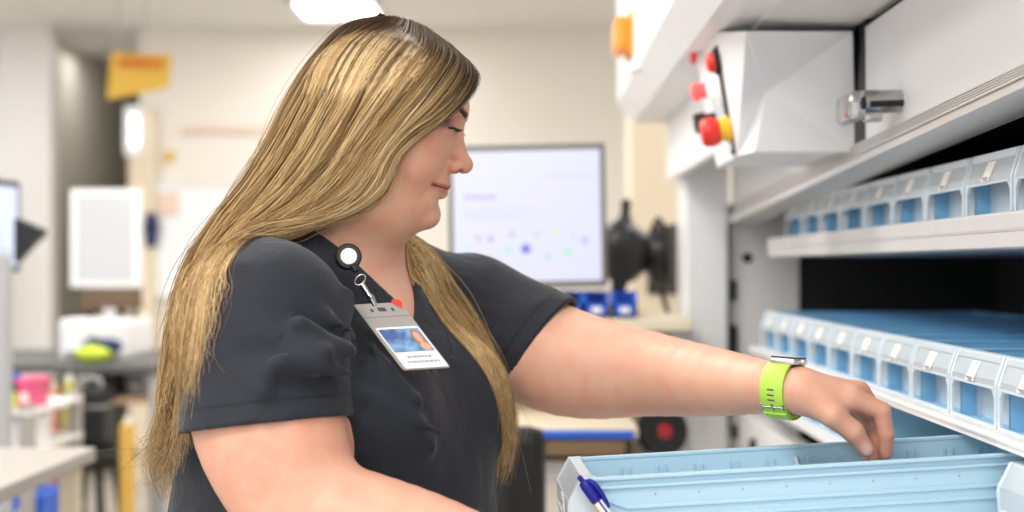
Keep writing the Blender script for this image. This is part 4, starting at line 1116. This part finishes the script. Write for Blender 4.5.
def small_bin(c, s, m, label, cat='bin', group=None):
    r = thing('parts_bin', c, label, cat, group); x, y, z = c; w_, d_, h_ = s
    b = MB(); t_ = .006
    b.box((x-w_/2, y-d_/2, z), (x+w_/2, y+d_/2, z+t_)); b.box((x-w_/2, y+d_/2-t_, z), (x+w_/2, y+d_/2, z+h_))
    for q in (-1, 1): b.prism([(x+q*(w_/2-t_/2)-t_/2, y-d_/2, z), (x+q*(w_/2-t_/2)-t_/2, y+d_/2, z), (x+q*(w_/2-t_/2)-t_/2, y+d_/2, z+h_), (x+q*(w_/2-t_/2)-t_/2, y-d_/4, z+h_), (x+q*(w_/2-t_/2)-t_/2, y-d_/2, z+h_*.55)], (t_, 0, 0))
    b.box((x-w_/2, y-d_/2, z), (x+w_/2, y-d_/2+t_, z+h_*.55)); b.build('body', m, r)
    b = MB(); b.box((x-w_*.2, y-d_/2-.002, z+h_*.2), (x+w_*.2, y-d_/2+.001, z+h_*.42)); b.build('label', 'label', r)
for k, (u, m_, lb) in enumerate(((570, 'royal', 'royal blue parts bin on the riser below the monitor, left one'), (596, 'royal', 'royal blue parts bin on the riser with a pale tag below the monitor'), (624, 'royal', 'royal blue parts bin on the riser beside the black arm'))):
    p = W(u, 317, 3.30); small_bin((p[0], 3.33, Z(-.122)), (.058, .12, .062), m_, lb, 'bin', 'blue parts bins')
# dark reel with a red hub on the worktop
rd = thing('tape_reel', W(660, 450, 3.12), 'dark round reel with a red hub on the workbench shelf, seen under the arm', 'reel')
c = W(659, 431, 3.12); ax = np.array([.25, -1, .1])
b = MB(); b.lathe(c, ax, [(0, .02), (.001, .055), (.006, .056), (.008, .044), (.03, .044), (.032, .056), (.037, .055), (.038, .02)], 28); b.build('flange', 'black', rd, smooth=35)
b = MB(); b.lathe(c+ax/np.linalg.norm(ax)*.03, ax, [(0, .017), (.012, .017), (.013, .014), (.0135, 0)], 20); b.build('hub', 'hubred', rd, smooth=35)
b = MB(); b.box((c[0]-.03, 3.10, Z(-.425)), (c[0]+.03, 3.16, Z(-.415)), .002); b.prism([(c[0]-.02, 3.125, Z(-.42)), (c[0]+.02, 3.125, Z(-.42)), (c[0]+.008, 3.125, c[2]), (c[0]-.008, 3.125, c[2])], (0, .012, 0)); b.build('stand', 'grey', rd)
# shallow wooden tray on the worktop
b = MB(); p = W(580, 445, 3.3); b.box((p[0]-.16, 3.08, Z(-.425)), (p[0]+.10, 3.30, Z(-.418))); 
for y in (3.08, 3.292): b.box((p[0]-.16, y, Z(-.425)), (p[0]+.10, y+.008, Z(-.385)))
for x in (-.16, .092): b.box((p[0]+x, 3.08, Z(-.425)), (p[0]+x+.008, 3.30, Z(-.385)))
tag(b.build('wooden_tray', 'wood'), 'shallow wooden tray on the shelf under the blue edged worktop', 'tray')

# black arm with camera-like joint and cable, fixed to the beige column
am = thing('equipment_boom', W(640, 262, 3.9), 'black jointed equipment arm with a hanging cable on the beige column', 'boom')
b = MB()
b.ell(W(622, 252, 3.66), (.07, .06, .085), 14); b.tube([W(612, 240, 3.64), W(635, 252, 3.70), W(660, 252, 3.85)], [.055, .06, .05], 14)
b.build('housing', 'black', am, smooth=60)
b = MB(); b.lathe(W(650, 257, 3.74), (1, -.35, 0), [(0, .06), (.02, .085), (.07, .088), (.075, .07), (.076, 0)], 28); b.build('joint', 'black', am, smooth=35)
b = MB(); b.tube([W(670, 262, 3.82), (.42, 4.2, Z(.01)), (.44, 4.52, Z(.01))], .035, 14); b.box((.385, 4.485, Z(-.09)), (.50, 4.505, Z(.11)), .004); b.build('wall_bracket', 'black', am, smooth=40)
b = MB(); b.tube(catmull([W(652, 232, 3.64), W(658, 218, 3.62), W(665, 235, 3.62), W(660, 270, 3.63), W(664, 300, 3.64), W(676, 335, 3.66), W(690, 380, 3.7)], 24), .007, 8); b.build('cable', 'black', am, smooth=60)
b = MB(); b.tube(catmull([W(626, 232, 3.66), W(625, 222, 3.66), W(626, 205, 3.66)], 8), [.016, .02, .022, .02, .016, .013, .012, .013], 10); b.ell(W(626, 203, 3.66), (.014, .014, .012), 8); b.build('clamp_knob', 'black', am, smooth=60)
b = MB(); b.prism([W(612, 270, 3.62), W(632, 270, 3.62), W(622, 304, 3.62), W(612, 304, 3.62)], (0, .05, 0)); b.build('trigger_grip', 'black', am)

# chair behind the belly
ch = thing('office_chair', (-.02, 2.62, 0), 'black high office chair standing behind the person at the workbench', 'chair')
b = MB(); b.box(W(492, 540, 2.62), W(546, 428, 2.62)+[0, .06, 0], .03); b.build('backrest', 'black', ch)
b = MB(); b.box((-.20, 2.42, .70), (.10, 2.86, .77), .03); b.build('seat', 'black', ch)
b = MB(); b.cyl((-.05, 2.64, .1), (-.05, 2.64, .70), .03, n=14); b.tube([(-.05, 2.64, .12), (-.05, 2.64, .10)], .05, 12); b.tube([(-.03, 2.69, .72), (-.02, 2.72, .80), (-.02, 2.69, .95)], .02, 8); b.build('column', 'grey', ch)
b = MB()
for k in range(5):
    a = k*2*math.pi/5+.3; e = np.array([-.05+.27*math.cos(a), 2.64+.27*math.sin(a), .07]); b.tube([(-.05, 2.64, .11), e], [.025, .016], 8); b.ell(e-[0, 0, .042], (.022, .022, .028), 8)
b.build('wheel_base', 'black', ch)

# ------------------------------------------------------------------ left background
def screen_on_stand(c, w_, h_, label, scr, frm, name='monitor', foot=None, yaw=0.):
    t = thing(name, (c[0], c[1], foot), label, 'monitor'); ex = np.array([math.cos(yaw), math.sin(yaw), 0]); ez = np.array([0, 0, 1.])
    b = MB(); n_ = slabq(b, c, ex, ez, w_, h_, .04); slabq(b, np.array(c)-n_*.04, ex, ez, w_*.5, h_*.5, .03); b.build('bezel', frm, t)
    b = MB(); slabq(b, np.array(c)+n_*.002, ex, ez, w_-.05, h_-.05, .004); b.build('screen', scr, t)
    b = MB(); p = np.array(c)-n_*.06; b.tube([p, (p[0], p[1], foot+.02)], .025, 10); b.box((p[0]-.13, p[1]-.1, foot), (p[0]+.13, p[1]+.1, foot+.02), .004); b.build('stand', frm, t)
    return t
d2 = thing('desk', (-1.6, 5.3, 0), 'dark topped desk behind the person, under the white monitor', 'desk')
zt2 = Z(-.335)
b = MB(); b.box((-2.35, 4.75, zt2-.03), (-1.22, 5.65, zt2), .004); b.build('desktop', 'deskdark', d2)
for x in (-2.3, -1.27):
    for y in (4.8, 5.6): b = MB(); b.box((x-.025, y-.025, 0), (x+.025, y+.025, zt2-.03), .003); b.build('leg', 'grey', d2)
b = MB(); b.box((-2.3, 4.8, Z(-.475)), (-1.28, 5.6, Z(-.452)), .003); b.build('shelf', 'wood', d2)
b = MB(); b.box((-2.3, 4.8, .35), (-1.28, 5.6, .38), .003); b.build('lower_shelf', 'desk', d2)
c = W(105, 238, 5.5); screen_on_stand(c, .272, .385, 'white monitor beside the person, above the dark desk', 'screen2', 'white', foot=zt2)
b = MB(); p = W(106, 296, 5.15); b.box(p-[.09, .0, .035], p+[.10, .12, .03], .004); b.box(p-[.10, .01, .045], p+[.11, .12, -.033], .003); b.cyl(p+[-.08, .06, -.035], (p[0]-.08, 5.21, zt2+.145), .012, n=8); b.cyl(p+[.09, .06, -.035], (p[0]+.09, 5.21, zt2+.145), .012, n=8)
tag(b.build('letter_tray', 'brown'), 'dark brown tray on short posts below the white monitor', 'tray')
pr = thing('printer', (W(98, 330, 5.15)[0], 5.15, zt2), 'white desktop printer on the dark desk', 'printer')
p = W(98, 350, 5.1); b = MB(); b.box((p[0]-.12, 5.02, zt2), (p[0]+.13, 5.36, zt2+.145), .02); b.build('housing', 'white', pr)
b = MB(); b.box((p[0]-.08, 4.97, zt2+.02), (p[0]+.09, 5.03, zt2+.035), .004); b.build('paper_tray', 'grey', pr)
bg_ = thing('bag', (W(96, 350, 4.88)[0], 4.88, zt2), 'yellow-green and blue bag slumped on the dark desk', 'bag')
p = W(94, 350, 4.88); b = MB(); b.ell((p[0], 4.88, zt2+.030), (.065, .05, .032), 14); b.build('pouch', 'limey', bg_, smooth=60)
b = MB(); b.ell((p[0]+.035, 4.90, zt2+.055), (.06, .04, .028), 14); b.tube(catmull([(p[0]-.05, 4.87, zt2+.04), (p[0], 4.86, zt2+.085), (p[0]+.05, 4.87, zt2+.05)], 10), .007, 8); b.build('flap', 'navy', bg_, smooth=60)

# left big dark screen seen edge on, on a floor stand
ls = thing('monitor', (-1.52, 4.0, 0), 'dark monitor with a bluish screen on a pole at the left edge', 'monitor')
b = MB(); c = W(-14, 225, 4.0); ex = np.array([.10, .99, 0]); ez = np.array([0, 0, 1.]); n_ = slabq(b, c, ex, ez, .42, .27, .03); b.build('bezel', 'black', ls)
b = MB(); slabq(b, c+n_*.002, ex, ez, .38, .235, .004); b.build('screen', 'screen3', ls)
b = MB(); b.prism([W(14, 218, 4.05), W(40, 229, 4.05), W(40, 235, 4.05), W(28, 246, 4.05), W(14, 262, 4.05)], (0, .06, 0)); b.build('tilt_bracket', 'black', ls)
p = W(4, 262, 3.8); b = MB(); b.cyl((p[0], 3.8, .03), (p[0], 3.8, p[2]), .022, n=12); b.tube([p, W(4, 255, 4.0)], .02, 10); b.lathe((p[0], 3.8, 0), (0, 0, 1), [(0, .16), (.012, .16), (.03, .04), (.05, .025)], 20); b.build('pole', 'grey', ls)

# standing height table at the lower left
tb = thing('table', (-1.6, 2.6, 0), 'grey topped work table at the lower left corner', 'table')
zt = Z(-.414)
b = MB(); b.box((-2.2, 2.0, zt-.032), (-.987, 3.2, zt), .006); b.build('tabletop', 'desk', tb)
for x in (-2.15, -1.03):
    for y in (2.06, 3.15): b = MB(); b.box((x-.02, y-.02, 0), (x+.02, y+.02, zt-.032), .003); b.build('leg', 'beige', tb)
b = MB(); b.box((-2.14, 3.13, .45), (-1.05, 3.16, .52), .003); b.build('crossbar', 'grey', tb)

# shelving with coloured stock behind the table
sf = thing('storage_rack', (-1.85, 4.2, 0), 'open rack of coloured stock behind the grey table', 'rack')
for x in (-2.25, -1.43):
    for y in (4.0, 4.42): b = MB(); b.box((x-.018, y-.018, 0), (x+.018, y+.018, Z(-.395)), .002); b.build('post', 'desk', sf)
for z in (.28, .62, Z(-.526), Z(-.413)): b = MB(); b.box((-2.27, 3.98, z-.014), (-1.41, 4.44, z), .002); b.build('shelf', 'offwhite', sf)
def carton(u, v0, v1, w_, y, d_, m, label, zb, name='carton', cat='box', lid=None, grp='stock on the rack'):
    c = W(u, v1, y); h_ = (v1-v0)*y/1400
    t = thing(name, (c[0], y, zb), label, cat, grp)
    b = MB(); b.box((c[0]-w_/2, y-d_/2, zb), (c[0]+w_/2, y+d_/2, zb+h_), .006); b.build('body', m, t)
    b = MB(); b.box((c[0]-w_/2-.004, y-d_/2-.004, zb+h_-.02), (c[0]+w_/2+.004, y+d_/2+.004, zb+h_+.004), .003); b.build('lid', lid or m, t)
    b = MB(); b.box((c[0]-w_*.25, y-d_/2-.002, zb+h_*.25), (c[0]+w_*.25, y-d_/2+.001, zb+h_*.55)); b.build('label', 'label', t)
zr = Z(-.413)
STOCK = [(3, 374, 404, .045, 'royal', 'blue box on the top rack shelf, at its hidden end', None), (18, 380, 404, .045, 'limey', 'yellow-green box on the top rack shelf next to the pink one', 'navy'), (33, 376, 404, .045, 'pink', 'pink box on the top rack shelf', 'pink')]
for (u, v0, v1, w_, m, lb, lid) in STOCK: carton(u, v0, v1, w_, 4.12, .14, m, lb, zr, lid=lid)
carton(18, 412, 440, .13, 4.12, .18, 'white', 'low white carton on the rack under the coloured boxes', Z(-.526))
LOW = [(38, 474, 504, .10, 'royal', 'royal blue tub on the rack below the table edge', 'royal'), (8, 470, 504, .06, 'white', 'white carton on the rack beside the royal blue tub', None)]
for (u, v0, v1, w_, m, lb, lid) in LOW: carton(u, v0, v1, w_, 4.12, .2, m, lb, .62, lid=lid)
# coloured rolls standing on the floor
def roll(u, v, y, r, m, label):
    c = W(u, v, y); t = thing('fabric_roll', (c[0], y, 0), label, 'roll', 'upright rolls')
    b = MB(); b.lathe((c[0], y, 0), (0, 0, 1), [(0, r), (c[2]-.01, r), (c[2], r*.9)], 18); b.build('roll', m, t, smooth=40)
    b = MB(); b.lathe((c[0], y, c[2]-.01), (0, 0, 1), [(0, r*.45), (.03, r*.45), (.031, r*.3)], 14); b.build('core', 'label', t, smooth=40)
roll(127, 424, 4.5, .024, 'ochre', 'ochre roll standing upright behind the loose hair')
roll(54, 388, 4.60, .016, 'salmon', 'thin salmon pink roll standing upright beside the rack')
roll(69, 381, 4.60, .020, 'ochre2', 'olive yellow roll standing upright beside the salmon one')
# things on and under the dark desk
for (u, v0, v1, w_, y, m, lb) in ((112, 378, 399, .05, 4.9, 'black', 'small black box on the wooden desk shelf'), (86, 374, 398, .06, 4.95, 'white', 'white box on the wooden desk shelf'), (142, 376, 398, .07, 5.0, 'grey', 'grey box on the wooden desk shelf')):
    carton(u, v0, v1, w_, y, .16, m, lb, Z(-.452), grp='things on the desk shelf')
cx_ = W(95, 470, 4.74)
st = thing('stool', (cx_[0], 4.70, 0), 'black high stool with a case on it at the dark desk', 'stool')
b = MB(); b.lathe((cx_[0], 4.70, .70), (0, 0, 1), [(0, .13), (.02, .15), (.05, .15), (.06, .13), (.061, 0)], 24); b.build('seat', 'black', st, smooth=35)
for k in range(4):
    a = k*math.pi/2+.6; b = MB(); b.tube([(cx_[0]+.08*math.cos(a), 4.70+.08*math.sin(a), .705), (cx_[0]+.17*math.cos(a), 4.70+.17*math.sin(a), .0)], .014, 8); b.build('leg', 'black', st)
ks = thing('equipment_case', (cx_[0], 4.70, .761), 'black equipment case standing on the high stool', 'case')
b = MB(); b.box((cx_[0]-.062, 4.63, .761), (cx_[0]+.062, 4.77, .965), .022); b.build('body', 'black', ks)
b = MB(); b.tube(catmull([(cx_[0]-.035, 4.70, .96), (cx_[0]-.025, 4.70, .99), (cx_[0]+.025, 4.70, .99), (cx_[0]+.035, 4.70, .96)], 10), .007, 8); b.build('handle', 'grey', ks)
b = MB(); b.box((cx_[0]-.064, 4.628, .90), (cx_[0]+.064, 4.772, .907), .002); b.build('lid_seam', 'grey', ks)
# pale cabinet against the left back wall
cb = thing('cabinet', (-3.9, 8.6, 0), 'tall pale cabinet against the back wall at the left edge', 'cabinet')
b = MB(); b.box((-4.4, 8.3, 0), (-3.30, 8.98, Z(.45)), .01); b.build('body', 'offwhite', cb)
for x0, x1 in ((-4.39, -3.86), (-3.84, -3.31)):
    b = MB(); b.box((x0, 8.285, .1), (x1, 8.3, Z(.44)), .004); dr = b.build('door', 'white', cb)
    b = MB(); xh = x1-.05 if x0 < -4 else x0+.05; b.tube([(xh, 8.26, 1.0), (xh, 8.26, 1.2)], .008, 8); b.build('handle', 'alu', dr)
LPOW = 24; EXPO = .32
# ------------------------------------------------------------------ camera and light
cd = bpy.data.cameras.new('camera'); cam = bpy.data.objects.new('camera', cd); COL.objects.link(cam)
cam.location = (0, 0, ZC); cam.rotation_euler = (math.pi/2, 0, 0)
cd.sensor_width = 36; cd.lens = FPX/1024*36; cd.shift_x = -(U0-512)/1024; cd.shift_y = (V0-256)/1024
cd.clip_start = .05; cd.clip_end = 60
cd.dof.use_dof = True; cd.dof.focus_distance = 1.53; cd.dof.aperture_fstop = 2.8
cd.lens_unit = 'MILLIMETERS'
S.camera = cam
w = bpy.data.worlds.new('world'); S.world = w; w.use_nodes = True
w.node_tree.nodes['Background'].inputs[0].default_value = (.93, .96, 1.0, 1); w.node_tree.nodes['Background'].inputs[1].default_value = .98
def area(name, loc, sx, sy, power, rot=(0, 0, 0), col=(1, .97, .93)):
    l = bpy.data.lights.new(name, 'AREA'); l.shape = 'RECTANGLE'; l.size = sx; l.size_y = sy; l.energy = power; l.color = col
    o = bpy.data.objects.new(name, l); COL.objects.link(o); o.location = loc; o.rotation_euler = rot; return o
for (x, y) in LIGHTS: area('added_area_light', (x, y, ZC+1.49), .5 if y > 8 else 1.15, .2 if y > 9 else .55, LPOW*(.12 if y > 9 else .35 if y > 8 else 1.45 if y > 4.2 else 1.3))  # all but the first are unseen lights added to brighten the room
S.view_settings.view_transform = 'Standard'; S.view_settings.look = 'None'; S.view_settings.gamma = 1; S.view_settings.use_curve_mapping = False
S.view_settings.exposure = EXPO
S.cycles.use_denoising = True
S.cycles.max_bounces = 8; S.cycles.diffuse_bounces = 5
